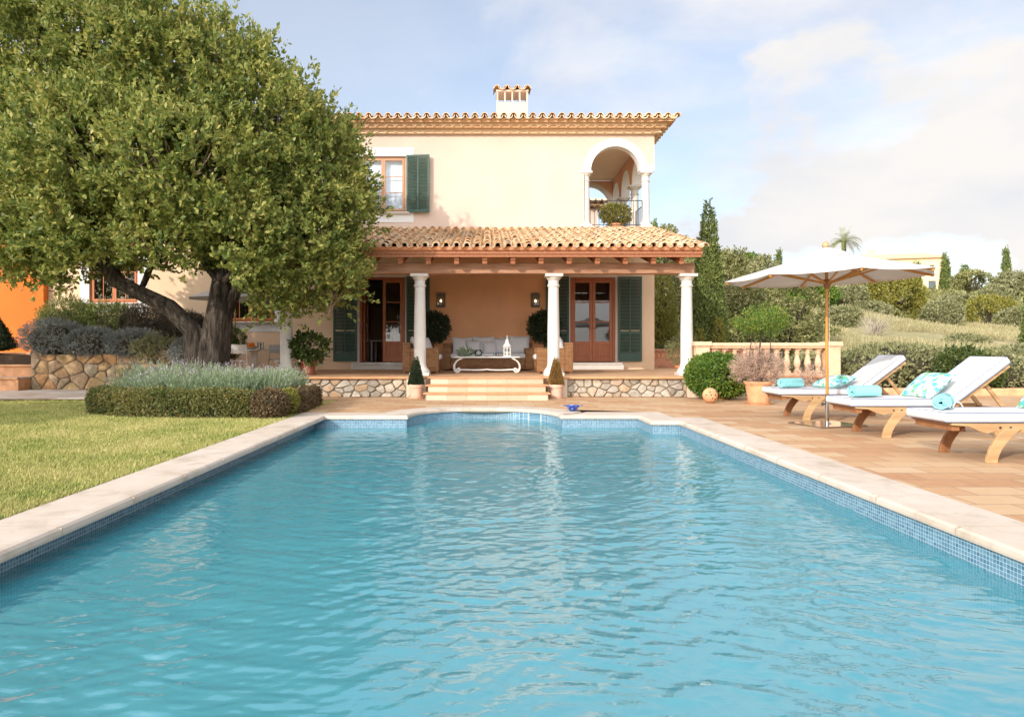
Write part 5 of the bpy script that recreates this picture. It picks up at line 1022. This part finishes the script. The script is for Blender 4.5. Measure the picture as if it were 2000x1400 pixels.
c = VF(VX(1738), VZ(497), 3); MB().bb(c[0] - .6, c[0] + .6, c[1] - .4, c[1] + .4, c[2] - .6, c[2] + 1.6).build('chimney', fm, rf2)
m = MB()
for u in (1851, 1860, 1872): m.bb(VX(u) - .12, VX(u) + .12, Y - 3, Y - 2.8, VZ(570), VZ(545))
m.bb(VX(1848), VX(1876), Y - 3.05, Y - 2.75, VZ(545), VZ(545) + .18); m.build('pergola', white_pl, vil)
MB().bb(VX(1800), VX(1880), Y - 4, Y + 6, VZ(585), VZ(569)).build('terrace', stone_cream, vil)

# ------------------------------------------------------------------ furniture and small things
def pillow_mesh(m, c, wx, wy, h, mat3, n=14, pinch=.10):
    vs = []
    for sgn in (1, -1):
        for j in range(n + 1):
            for i in range(n + 1):
                u, v = 2 * i / n - 1, 2 * j / n - 1; q = (max(0, 1 - abs(u) ** 2.6) * max(0, 1 - abs(v) ** 2.6)) ** .45
                k = 1 - pinch * (1 - abs(u * v)) * max(abs(u), abs(v)) ** 4
                vs.append(Vector(c) + mat3 @ Vector((u * wx / 2 * k, v * wy / 2 * k, sgn * h / 2 * q)))
    N = (n + 1) ** 2; fs = []
    for s0 in (0, N):
        for j in range(n):
            for i in range(n): f = (s0 + j * (n + 1) + i, s0 + j * (n + 1) + i + 1, s0 + (j + 1) * (n + 1) + i + 1, s0 + (j + 1) * (n + 1) + i); fs.append(f if s0 == 0 else f[::-1])
    return m.add(vs, fs)
def rot(x=0, y=0, z=0): return Matrix.Rotation(R(z), 3, 'Z') @ Matrix.Rotation(R(y), 3, 'Y') @ Matrix.Rotation(R(x), 3, 'X')
piping_m = M('blue grey piping', (0.16, 0.20, 0.30), .8, .05)
def make_lounger():
    r = thing('sun_lounger', 'x', 'sun lounger', group='teak sun loungers beside the pool')
    A = R(37); hx, hz = 1.22, .425; L_ = .88; ca, sa = math.cos(A), math.sin(A)
    for sy in (-1, 1):
        m = MB(); y = sy * .30
        m.prism([(.04, .375), (2.02, .375), (2.02, .30), (1.96, .285), (.52, .285), (.46, .30), (.38, .275), (.30, .30), (.20, .345), (.04, .355)], lambda a, b, d: (a, d, b), y - .017, y + .017); m.build('side_rail', wood_teak, r, bevel=.004)
        for bx in (.50, .60, 1.62, 1.72): MB().tube([(bx, y + sy * .018, .335), (bx, y + sy * .0235, .335)], .011, 8).build('bolt', iron, r)
        for x0, dr in ((.38, 1), (1.80, -1)):
            m = MB(); out_, in_ = [], []
            for k in range(9):
                t_ = k / 8; z = .33 * t_; cx = x0 + dr * (.02 + .20 * t_ ** 1.8); wdt = .052 + .03 * t_ ** 2; out_.append((cx - wdt, z)); in_.append((cx + wdt, z))
            m.prism(out_ + in_[::-1], lambda a, b, d: (a, d, b), y + sy * .019, y + sy * .054); m.build('leg', wood_teak if sy < 0 else wood_teakd, r, bevel=.004)  # far legs darker: shade under the lounger put into the wood colour
    m = MB()
    for x in (.10, .48, 1.0, 1.55, 1.98): m.bb(x - .035, x + .035, -.282, .282, .30, .345)
    for k in range(16): x = .05 + .074 * k; m.bb(x, x + .055, -.281, .281, .347, .373)
    m.build('slat_panel', wood_teakd, r)
    m = MB(); fn = lambda a, b, d: (hx + a * ca - b * sa, d, hz - .05 + a * sa + b * ca)
    for sy in (-1, 1): m.prism([(0, 0), (L_, 0), (L_, -.05), (0, -.05)], fn, sy * .27 - .02, sy * .27 + .02)
    for k in range(11): m.prism([(.03 + k * .078, -.01), (.085 + k * .078, -.01), (.085 + k * .078, -.03), (.03 + k * .078, -.03)], fn, -.249, .249)
    m.build('back_frame', wood_teak, r, bevel=.003)
    m = MB()
    for sy in (-1, 1): p = fn(L_ * .62, -.05, sy * .21); m.beam(p, (p[0] + .24, sy * .21, .36), .02, .045)
    m.build('back_support', wood_teak, r)
    m = MB(); m.bb(-.02, hx + .03, -.325, .325, .380, .475); s_ = m.build('seat_cushion', white_cloth, r, bevel=.032); s_.modifiers[0].segments = 4
    m = MB()
    for z, i_ in ((.472, .012), (.386, .008)): m.tube([(hx, -.322 + i_, z), (-.015 + i_, -.322 + i_, z), (-.015 + i_, .322 - i_, z), (hx, .322 - i_, z)], .0055, 5)
    m.build('piping', piping_m, s_)
    m = MB(); m.prism([(0.02, 0), (L_ + .03, 0), (L_ + .03, .095), (-.03, .095)], fn, -.325, .325); b_ = m.build('back_cushion', white_cloth, r, bevel=.032); b_.modifiers[0].segments = 4
    m = MB(); m.tube([fn(.05, .09, -.313), fn(L_ + .02, .09, -.313), fn(L_ + .02, .09, .313), fn(.05, .09, .313)], .0055, 5); m.tube([fn(.05, .006, -.318), fn(L_ + .022, .006, -.318), fn(L_ + .022, .006, .318), fn(.05, .006, .318)], .0055, 5); m.build('piping', piping_m, b_)
    m = MB()
    for sy in (-1, 1):
        for q in (-1, 1): m.tube([(hx + .01, sy * .315, .44), (hx + .05 + .03 * q, sy * .34, .43), (hx + .07 * q + .05, sy * .345, .36), (hx + .05 * q + .06, sy * .34, .31)], .008, 5)
    m.build('cushion_ties', white_cloth, s_)
    return r
lg = make_lounger()
LG = [(4.46, 10.72, 0, 'teak sun lounger with white cushions, the farthest from the viewer beside the big pot'), (4.47, 8.66, 0, 'teak sun lounger with white cushions standing just in front of the umbrella base'),
      (4.42, 6.86, 0, 'teak sun lounger with white cushions whose backrest is cut by the frame edge'), (4.42, 5.12, 0, 'teak sun lounger of which only the white cushion corner enters the frame')]
for i, (x, y, a, lab) in enumerate(LG):
    o = lg if i == 0 else copy_tree(lg)
    o.location = (x, y, 0); o.rotation_euler = (0, 0, a); o['label'] = lab
def towel(label, x, y, z, a):
    r = thing('rolled_towel', label, 'towel', (x, y, z + .078), a, 'rolled aqua towels on the loungers'); m = MB(); n = 60; pts = []
    for k in range(n): t_ = k / (n - 1); an = t_ * 2 * PI * 3.6; pts.append((math.cos(an), math.sin(an), .006 + .062 * t_))
    vs = []; ends = (-.185, .185)
    for xx in ends:
        for dr in (0, .0145):
            for (c, s, rr) in pts: vs.append((xx + .010 * random.uniform(-1, 1), c * (rr + dr) * 1.12, s * (rr + dr)))
    fs = []
    for k in range(n - 1): fs += [(k, k + 1, 2 * n + k + 1, 2 * n + k), (n + k, 3 * n + k, 3 * n + k + 1, n + k + 1), (k, n + k, n + k + 1, k + 1), (2 * n + k, 2 * n + k + 1, 3 * n + k + 1, 3 * n + k)]
    fs += [(n - 1, 3 * n - 1, 4 * n - 1, 2 * n - 1)]
    m.add(vs, fs); m.build('cloth', towel_m, r, smooth=60); return r
towel('rolled aqua towel on the foot of the farthest lounger', 4.72, 10.62, .474, R(18)); towel('rolled aqua towel on the lounger in front of the umbrella base', 4.74, 8.58, .474, R(14))
towel('rolled aqua towel with its spiral end showing on the lounger cut by the frame', 4.66, 6.98, .474, R(52)); towel('rolled aqua towel on the lounger that barely enters the frame', 4.75, 5.25, .474, R(45))
def cushion(label, x, y, z, w_, h, m3, mat, group=None, name='cushion', th=.16, cat='cushion'):
    m = MB(); pillow_mesh(m, (0, 0, 0), w_, h, th, m3); o = m.build(name, mat, smooth=70); o.location = (x, y, z); return tag(o, label, cat, group)
FG = 'floral cushions on the loungers'
cushion('aqua floral cushion lying flat on the farthest lounger', 5.44, 10.72, .565, .50, .46, rot(0, -16, 8), floral, FG); cushion('aqua floral cushion propped against the backrest in front of the umbrella', 5.60, 8.68, .625, .46, .54, rot(0, -40, 6), floral, FG)
cushion('aqua floral cushion on the lounger cut by the frame edge', 5.66, 6.86, .64, .44, .50, rot(0, -46, 0), floral, FG)

# umbrella
ux, uy = 4.84, 9.71
um = thing('patio_umbrella', 'large off white patio umbrella with wooden ribs standing between the loungers', 'umbrella', (ux, uy, 0)); 
tilt = Matrix.Rotation(R(-1.4), 3, 'Y'); zc = 2.46; Rr = 1.40; ZE_ = 2.09
def cv(r, a, z): v = tilt @ Vector((r * math.cos(a), r * math.sin(a), z - 2.1)); return Vector((v.x, v.y, v.z + 2.1))
a8 = [R(22.5 + 12) + k * PI / 4 for k in range(8)]
m = MB(); nr, ns = 10, 6; vs = []; fs = []
def ch_(t_): return zc - (zc - ZE_) * (t_ ** 1.08)
for j in range(nr + 1):
    t_ = .06 + .94 * j / nr
    for k in range(8):
        for i in range(ns):
            f = i / ns; p = cv(Rr * t_, a8[k], ch_(t_)).lerp(cv(Rr * t_, a8[(k + 1) % 8], ch_(t_)), f); sag = 4 * f * (1 - f); q = Vector((p.x, p.y, 0)); 
            p = p - q * (.035 * sag * t_) - Vector((0, 0, .022 * sag * t_)); vs.append(p)
W_ = 8 * ns
for j in range(nr):
    for k in range(W_): fs.append((j * W_ + k, j * W_ + (k + 1) % W_, (j + 1) * W_ + (k + 1) % W_, (j + 1) * W_ + k))
m.add(vs, fs); cp = m.build('canopy', umb_cloth, um, smooth=25); sm = cp.modifiers.new('solid', 'SOLIDIFY'); sm.thickness = .006
m = MB(); vs = []
for t_, dz in ((.0, .075), (.10, .06), (.22, .03), (.225, -.0)):
    for k in range(8): vs.append(cv(Rr * t_ + .001, a8[k], ch_(t_) + dz))
m.add(vs, [(j * 8 + k, j * 8 + (k + 1) % 8, (j + 1) * 8 + (k + 1) % 8, (j + 1) * 8 + k) for j in range(3) for k in range(8)]); m.build('vent_cap', umb_cloth, cp, smooth=25)
m = MB()
hem = [cv(Rr * .995, a8[k], ch_(1) - .006) for k in range(8)]
for k in range(8):
    m = MB(); m.beam(cv(.05, a8[k], zc - .05), cv(Rr * .985, a8[k], ch_(1) - .025), .022, .030); m.build('rib', wood_pole, um)
    m = MB(); m.beam(cv(.05, a8[k], 2.02), cv(Rr * .56, a8[k], ch_(.56) - .035), .020, .026); m.build('strut', wood_pole, um)
m = MB(); m.tube([(0, 0, .42), cv(0, 0, zc + .06)], .0215, 14); m.build('pole', wood_pole, um, smooth=50)
m = MB(); m.lathe([(.03, 1.93), (.045, 1.95), (.045, 2.0), (.062, 2.01), (.062, 2.06), (.04, 2.07)], (0, 0, 0), 16); m.lathe([(.04, zc - .09), (.055, zc - .08), (.055, zc - .03), (.03, zc - .02)], (0, 0, 0), 16); m.build('hub', wood_teakd, um, smooth=40)
m = MB(); m.lathe([(.03, zc + .055), (.045, zc + .075), (.05, zc + .10), (.038, zc + .13), (.012, zc + .15), (.004, zc + .155)], (-.02, 0, 0), 14); m.build('finial', wood_teak, um, smooth=60)
m = MB(); m.tube([(0, 0, .012), (0, 0, .44)], .027, 16); m.tube([(.02, 0, .02), (.05, .0, .012)], .02, 10); bt = m.build('base_tube', chrome, um, smooth=50)
m = MB(); m.tube([(-.027, -.01, .30), (-.06, -.02, .30)], .008, 8); m.ball((-.075, -.022, .30), .02, 10, 8); m.build('clamp_knob', iron, bt, smooth=60)
m = MB(); m.obox((0, 0, .011), (.78, .66, .02), Matrix.Rotation(R(16), 3, 'Z')); m.build('base_plate', chrome, um, bevel=.002)
m = MB(); m.tube([(.035, .01, .5), (.04, .012, 1.9)], .003, 5); m.build('cord', white_cloth, um)

# sofa, armchairs, table on the porch
ZT = .452
def seat_unit(name, label, cat, wd, dp, back_h, arm_h, loc, rz, aw=.26, group=None):
    """Facing -y in its own frame; the front edge lies at y = 0."""
    r = thing(name, label, cat, loc, rz, group)
    MB().bb(-wd / 2 + aw + .002, wd / 2 - aw - .002, .02, dp - .2, .03, .34).build('base', rattan, r, bevel=.012)
    for s_ in (-1, 1): MB().bb(min(s_ * wd / 2, s_ * (wd / 2 - aw)), max(s_ * wd / 2, s_ * (wd / 2 - aw)), 0, dp - .202, .03, arm_h).build('arm', rattan, r, bevel=.02)
    MB().bb(-wd / 2, wd / 2, dp - .2, dp, .03, back_h).build('backrest', rattan, r, bevel=.02)
    m = MB(); m.bb(-wd / 2 + aw - .01, wd / 2 - aw + .01, -.05, dp - .2, .342, .48); c = m.build('seat_cushion', white_cloth, r, bevel=.05); c.modifiers[0].segments = 4
    for x in (-wd / 2 + .05, wd / 2 - .05):
        for y in (.05, dp - .05): MB().bb(x - .03, x + .03, y - .03, y + .03, 0, .029).build('foot', wood_teakd, r)
    return r
seat_unit('wicker_sofa', 'long brown woven sofa with white seat cushion against the porch wall', 'sofa', 2.62, .95, .78, .64, (.03, 19.35, ZT), 0)
seat_unit('wicker_armchair', 'brown woven armchair facing the sofa table from the open door side', 'armchair', .95, .92, .78, .64, (-1.22, 17.72, ZT), R(90), .2, 'woven armchairs on the porch')
seat_unit('wicker_armchair', 'brown woven armchair facing the sofa table from the closed double doors side', 'armchair', .95, .92, .78, .64, (1.26, 17.72, ZT), R(-90), .2, 'woven armchairs on the porch')
PG = 'white cushions on the porch seats'
for x, y, z, w_, h, a, t_, lab in ((-.72, 20.0, .70, .60, .52, 6, 8, 'large white cushion at the sofa end by the open door'), (-.40, 19.86, .66, .46, .42, -5, 16, 'small white cushion leaning second from the open door end of the sofa'), (-.10, 19.98, .71, .64, .54, 0, 8, 'large white cushion third along the sofa behind the flower box'), (.10, 19.78, .645, .40, .40, 14, 18, 'small round cornered white cushion in the middle of the sofa'),
                            (.36, 19.92, .69, .56, .48, -4, 12, 'white cushion right of the sofa middle beside the white lantern'), (.62, 20.02, .715, .50, .50, 0, 8, 'white cushion hidden behind the white lantern'), (.95, 19.98, .72, .62, .56, -4, 8, 'large white cushion at the sofa end by the closed doors'), ):
    cushion(lab, x, y, ZT + z, w_, h, rot(90 - t_, 0, a), white_cloth, PG, 'sofa_cushion', .17)
for x, y, z, a, lab in ((-1.86, 17.72, .70, 100, 'white cushion on the armchair near the open door'), (1.92, 17.72, .72, 80, 'white cushion on the armchair near the closed double doors'), (-1.62, 17.95, .68, 60, 'second white cushion slumped on the armchair near the open door')):
    cushion(lab, x, y, ZT + z, .56, .52, rot(68, 0, a), white_cloth, PG, 'armchair_cushion', .17)
tb = thing('coffee_table', 'low white iron coffee table with scrolled legs before the sofa', 'table', (0, 17.35, ZT))
m = MB(); m.bb(-.84, .84, -.02, .62, .395, .42); m.build('tabletop', white_paint, tb, bevel=.008)
for sx_ in (-1, 1):
    for y in (.03, .57):
        pts = [(sx_ * .66, .395), (sx_ * .70, .355), (sx_ * .78, .30), (sx_ * .835, .22), (sx_ * .845, .13), (sx_ * .82, .06), (sx_ * .775, .022), (sx_ * .73, .025), (sx_ * .70, .06), (sx_ * .705, .10), (sx_ * .74, .12), (sx_ * .77, .10), (sx_ * .765, .07), (sx_ * .745, .065)]
        MB().tube([(a, y, b) for a, b in pts], [.017] * 11 + [.014, .012, .01], 8).build('leg', white_paint, tb, smooth=60)
        MB().tube([(sx_ * .64, y, .37), (sx_ * .66, y, .35), (sx_ * .69, y, .36), (sx_ * .68, y, .385)], .012, 6).build('scroll', white_paint, tb, smooth=60)
for y in (.03, .57): MB().tube([(-.70, y, .085), (-.35, y, .075), (-.1, y, .08), (0, y, .095), (.1, y, .08), (.35, y, .075), (.70, y, .085)], .012, 8).build('stretcher', white_paint, tb, smooth=60)
ZTT = ZT + .422
r = thing('flower_box', 'low glass box of white flowers and greenery on the coffee table', 'flowers', (-.55, 17.6, ZTT)); m = MB(); m.bb(-.18, .18, -.1, .1, 0, .09); m.build('box', clear_glass, r)
P, D = blob_points([((0, 0, .12), (.19, .11, .08))], 240, .3); rawmesh('foliage', shoots(P, D + [0, 0, .5], 5, .05, .02, .05), 4, lf_lav, r); P, D = blob_points([((0, 0, .15), (.19, .11, .07))], 90, .8); rawmesh('flowers', shoots(P, D, 4, .03, .022, .01), 4, white_pl, r)
r = thing('glass_vase', 'round clear glass bowl vase next to the flower box', 'vase', (-.22, 17.55, ZTT)); MB().lathe([(.04, 0), (.085, .03), (.105, .09), (.085, .15), (.06, .17), (.065, .175), (.055, .17), (.08, .145), (.098, .09), (.08, .035)], (0, 0, 0), 18).build('glass', clear_glass, r, smooth=60); MB().ball((0, 0, .07), .06, 10, 8).build('filling', M('grey pebbles', (.4, .4, .38)), r, smooth=60)
r = thing('book_stack', 'flat dark and white books lying on the coffee table', 'books', (.05, 17.6, ZTT)); MB().bb(-.11, .11, -.08, .08, 0, .02).build('book', M('dark cover', (.08, .07, .06)), r); MB().bb(-.10, .10, -.075, .075, .021, .04).build('book', white_pl, r)
for x, lab in ((.20, 'small clear tumbler next to the stacked books'), (.27, 'small clear tumbler nearest the white lantern')): o = MB().lathe([(.03, 0), (.036, .10), (.032, .10), (.027, .01)], (0, 0, 0), 12).build('glass_tumbler', clear_glass, smooth=40); o.location = (x, 17.5, ZTT); tag(o, lab, 'glass')
r = thing('open_book', 'dark flat tray lying between tumbler and white lantern', 'tray', (.38, 17.65, ZTT)); MB().bb(-.1, .1, -.08, .08, 0, .015).build('tray', M('dark tray', (.10, .08, .06)), r); r.name = 'flat_tray'
r = thing('white_lantern', 'tall white openwork metal lantern with pointed dome on the coffee table', 'lantern', (.52, 17.55, ZTT)); r.scale = (.83, .83, .83)
m = MB(); m.lathe([(.13, 0), (.13, .03), (.115, .035)], (0, 0, 0), 6); m.build('base', white_paint, r); m = MB()
for k in range(6):
    a = k * PI / 3 + PI / 6; c, s_ = math.cos(a), math.sin(a); m.tube([(c * .112, s_ * .112, .03), (c * .112, s_ * .112, .30)], .011, 6)
    a2 = a + PI / 3; 
    for q in range(6): t_ = q / 5; t2 = (q + 1) / 5; 
    c2, s2 = math.cos(a2), math.sin(a2); mid = Vector(((c + c2) * .056, (s_ + s2) * .056, .29)); m.tube([(c * .112, s_ * .112, .22), mid, (c2 * .112, s2 * .112, .22)], .008, 5); m.tube([(c * .112, s_ * .112, .08), (c2 * .112, s2 * .112, .16)], .006, 5); m.tube([(c * .112, s_ * .112, .16), (c2 * .112, s2 * .112, .08)], .006, 5)
m.build('cage', white_paint, r)
m = MB(); m.lathe([(.14, .30), (.14, .325), (.11, .34), (.10, .37), (.075, .405), (.055, .42), (.055, .47), (.065, .475), (.04, .51), (.012, .545), (.008, .60), (.016, .61), (.003, .66)], (0, 0, 0), 12); m.build('dome', white_paint, r, smooth=40)
MB().tube([(0, 0, .03), (0, 0, .14)], .035, 12).build('candle', M('cream wax', (.75, .68, .52)), r, smooth=50)
flame_t = NT('candle flame'); e = flame_t.n('ShaderNodeEmission', {0: (1, .62, .25, 1), 1: 9.0}); flame_t.t.links.new(e.outputs[0], flame_t.o.inputs[0]); flame_m = flame_t.m
brass_m = M('aged bronze', (.13, .10, .075), .5, .2, 8, .1, metal=.7)
for x, lab in (((861 - 951) * .01530, 'bronze wall lantern with lit flame nearer the open door'), ((1046 - 951) * .01530, 'bronze wall lantern with lit flame nearer the closed doors')):
    r = thing('wall_lantern', lab, 'lantern', (x, YW, 2.34), 0, 'bronze lanterns on the porch wall')
    MB().bb(-.13, .13, -.02, -.001, -.03, .40).build('back_plate', brass_m, r, bevel=.004)
    m = MB(); m.bb(-.12, .12, -.17, -.021, 0, .04)
    for sx_ in (-1, 1): m.bb(sx_ * .11 - .012, sx_ * .11 + .012, -.168, -.145, .04, .30)
    m.bb(-.12, .12, -.17, -.021, .28, .31); m.build('frame', brass_m, r); m = MB()
    m.prism([(-.125, .31), (.125, .31), (.105, .355), (.06, .39), (0, .40), (-.06, .39), (-.105, .355)], lambda a, b, d: (a, d, b), -.175, -.021); m.build('hood', brass_m, r)
    MB().add([(-.10, -.158, .04), (.10, -.158, .04), (.10, -.158, .28), (-.10, -.158, .28)], [(0, 1, 2, 3)]).build('pane', clear_glass, r)
    MB().tube([(0, -.09, .04), (0, -.09, .12)], .018, 10).build('candle', M('ivory candle', (.8, .7, .5)), r); MB().lathe([(.004, 0), (.022, .02), (.024, .035), (.012, .06), (.002, .08)], (0, -.09, .122), 10).build('flame', flame_m, r, smooth=60)
r = thing('wall_lamp', 'small white half round wall lamp near the first dark green shutter', 'lamp', ((627 - 951) * .01538, YW, 2.37)); MB().prism([(-.13, 0), (.13, 0), (.10, -.10), (-.10, -.10)], lambda a, b, d: (a, d, b), -.12, -.001).build('shade', white_pl, r, bevel=.01); MB().bb(-.08, .08, -.09, -.001, -.125, -.102).build('bracket', brass_m, r)

# bistro table, chairs and oranges beside the trunk
BX, BY, BZ = -6.13, 18.0, .33
r = thing('bistro_table', 'round glass topped bistro table with stone pedestal behind the tree trunk', 'table', (BX, BY, BZ)); MB().lathe([(.62, .700), (.625, .706), (.625, .714), (.62, .72)], (0, 0, 0), 36).build('tabletop', M('greenish glass', (.45, .52, .50), .1, .02), r, smooth=30); MB().lathe([(.17, 0), (.17, .04), (.085, .06), (.08, .66), (.15, .69), (.15, .699)], (0, 0, 0), 20).build('pedestal', stone_w, r, smooth=40)
def bchair():
    r = thing('folding_chair', 'x', 'chair', group='white folding chairs round the bistro table')
    m = MB(); m.bb(-.21, .21, -.21, .19, .43, .45); m.build('seat', white_cloth, r, bevel=.006); m = MB(); m.prism([(.20, .62), (.22, .62), (.27, .85), (.25, .85)], lambda a, b, d: (d, a, b), -.21, .21); m.build('backrest', white_cloth, r, bevel=.005)
    for s_ in (-1, 1):
        MB().tube([(s_ * .225, -.27, 0), (s_ * .225, .0, .22), (s_ * .225, .19, .44), (s_ * .225, .28, .87)], .012, 6).build('leg', white_paint, r, smooth=60); MB().tube([(s_ * .20, .26, 0), (s_ * .20, .0, .22), (s_ * .20, -.21, .43)], .012, 6).build('leg', white_paint, r, smooth=60)
    MB().tube([(-.225, -.20, .055), (.225, -.20, .055)], .01, 6).build('stretcher', white_paint, r); MB().tube([(-.20, .2, .05), (.20, .2, .05)], .01, 6).build('stretcher', white_paint, r); return r
bc = bchair()
for i, (x, y, a, lab) in enumerate(((-6.28, 17.3, 188, 'white folding chair beside the trunk with its back turned to the lawn'), (-5.82, 18.9, 12, 'white folding chair behind the bistro table against the house wall'), (-5.28, 17.7, -78, 'white folding chair half hidden behind the shaded porch column'))):
    o = bc if i == 0 else copy_tree(bc)
    o.location = (x, y, BZ); o.rotation_euler = (0, 0, R(a)); o['label'] = lab
r = thing('fruit_bowl', 'shallow pale bowl under the heap of oranges', 'bowl', (BX - .05, BY - .1, BZ + .721)); MB().lathe([(.06, 0), (.13, .03), (.16, .06), (.155, .062), (.12, .035), (.02, .012)], (0, 0, 0), 18).build('bowl', stone_w, r, smooth=60)
for k, (x, y, z) in enumerate(((-.09, -.03, .07), (0, -.08, .07), (.09, -.02, .07), (.05, .07, .07), (-.05, .08, .07), (-.04, -.01, .13), (.045, -.015, .135), (.0, .05, .14))):
    o = MB().ball((0, 0, 0), .046, 14, 10).build('orange', orange_m, smooth=80); o.location = (BX - .05 + x, BY - .1 + y, BZ + .721 + z); tag(o, 'bright orange fruit heaped in the bowl on the bistro table', 'orange', 'oranges in the bowl')
for x, lab in ((.16, 'clear glass jug standing next to the oranges'), (.24, 'second clear glass beside the jug and oranges')): o = MB().lathe([(.035, 0), (.045, .05), (.04, .14), (.045, .19), (.04, .19), (.035, .14), (.04, .05), (.03, .01)], (0, 0, 0), 14).build('glass_jug', clear_glass, smooth=50); o.location = (BX + x, BY - .1, BZ + .721); tag(o, lab, 'jug')
pr = thing('garden_parasol', 'white parasol over the bistro table mostly hidden by the tree', 'umbrella', (-6.9, 18.7, BZ)); m = MB(); vs = [(0, 0, 2.55)] + [(1.25 * math.cos(k * PI / 4), 1.25 * math.sin(k * PI / 4), 2.10) for k in range(8)]; m.add(vs, [(0, 1 + k, 1 + (k + 1) % 8) for k in range(8)]); cnp = m.build('canopy', umb_cloth, pr); cnp.modifiers.new('solid', 'SOLIDIFY').thickness = .006; MB().tube([(0, 0, 0), (0, 0, 2.6)], .022, 10).build('pole', wood_pole, pr); MB().obox((0, 0, .03), (.5, .5, .06)).build('base', stone_w, pr)

# blue bowl at the pool edge
p = at(1120, 803.5, .01); r = thing('blue_bowl', 'small blue glazed bowl with two lug handles on the pool coping', 'bowl', (p.x, p.y + .1, .009))
m = MB(); m.lathe([(.045, 0), (.06, .012), (.10, .06), (.118, .095), (.122, .10), (.112, .098), (.09, .055), (.03, .02)], (0, 0, 0), 24); m.build('bowl', bowl_m, r, smooth=60)
for s_ in (-1, 1): m = MB(); m.prism([(s_ * .105, .085), (s_ * .105, .098), (s_ * .165, .105), (s_ * .172, .098), (s_ * .15, .088)], lambda a, b, d: (a, d, b), -.035, .035); m.build('handle', bowl_m, r, bevel=.004)

# balustrades
def baluster_mb(m, x, y, z, h):
    m.bb(x - .07, x + .07, y - .07, y + .07, z, z + .05); m.lathe([(.055, .05), (.065, .065), (.055, .085), (.045, .10), (.06, .16), (.078, .22), (.070, .28), (.05, .36), (.04, .42), (.042, .45), (.058, .455), (.058, .475), (.045, .48), (.052, h - .045)], (x, y, z), 16); m.bb(x - .065, x + .065, y - .065, y + .065, z + h - .045, z + h)
def balustrade(label, xa, xb, y, z0, piers, n, mat):
    r = thing('balustrade', label, 'balustrade', ((xa + xb) / 2, y, z0)); OFF[r.name] = ((xa + xb) / 2, y, z0)
    for x in piers:
        m = MB(); m.bb(x - .155, x + .155, y - .155, y + .155, z0, z0 + .66); m.bb(x - .17, x + .17, y - .17, y + .17, z0 + .661, z0 + .69); m.bb(x - .195, x + .195, y - .195, y + .195, z0 + .691, z0 + .79); m.build('pier', mat, r, bevel=.01)
    a = xa + .16 if piers and abs(piers[0] - xa) < .1 else xa; b = xb - .16 if len(piers) > 1 else xb
    m = MB(); m.prism([(-.13, .64), (.13, .64), (.13, .67), (.16, .69), (.16, .74), (.12, .765), (-.12, .765), (-.16, .74), (-.16, .69), (-.13, .67)], lambda p, q, d: (d, y + p, z0 + q), a, b); m.build('handrail', mat, r)
    m = MB(); m.bb(a, b, y - .14, y + .14, z0, z0 + .06); m.build('bottom_rail', mat, r)
    for k in range(n): x = a + .14 + (b - a - .28) * k / (n - 1); m = MB(); baluster_mb(m, x, y, z0 + .061, .578); m.build('baluster', mat, r, smooth=40)
    return r
balustrade('peach stone balustrade with two square piers beyond the round green shrub', 5.02, 8.06, 16.0, .45, (5.02, 8.06), 11, balu_m)
balustrade('second peach stone balustrade seen through the gaps of the front one', 6.9, 9.3, 18.4, .45, (9.3,), 9, balu_m)
bw = thing('garden_wall', 'low reddish brick garden wall behind the end column and balustrade', 'wall', (6.9, 22.0, 0)); OFF[bw.name] = (6.9, 22.0, 0)
m = MB(); m.bb(5.1, 8.4, 21.9, 22.15, -.05, .98); m.build('wall', brick_red, bw); m = MB(); m.bb(5.1, 8.4, 21.86, 22.19, .981, 1.06); m.build('coping', brick_red, bw, bevel=.015)
m = MB()
for k in range(24): x = 5.2 + k * .135; m.bb(x, x + .07, 21.88, 21.899, .80, .90)
m.build('brick_course', terra, bw)
tag(MB().bb(4.99, 8.6, 15.75, 21.85, -.02, .448).build('upper_terrace', terr_m), kind='structure')
stone_wall('stone_wall', 'low rubble wall hidden behind the round shrub and big pot', 4.985, 8.55, 15.64, 15.748, -.02, .40, rubble_m, seed=9)
m = MB(); m.bb(4.99, 8.6, 15.58, 15.76, .402, .452); tag(m.build('upper_terrace_edging', terra, bevel=.02), kind='structure')
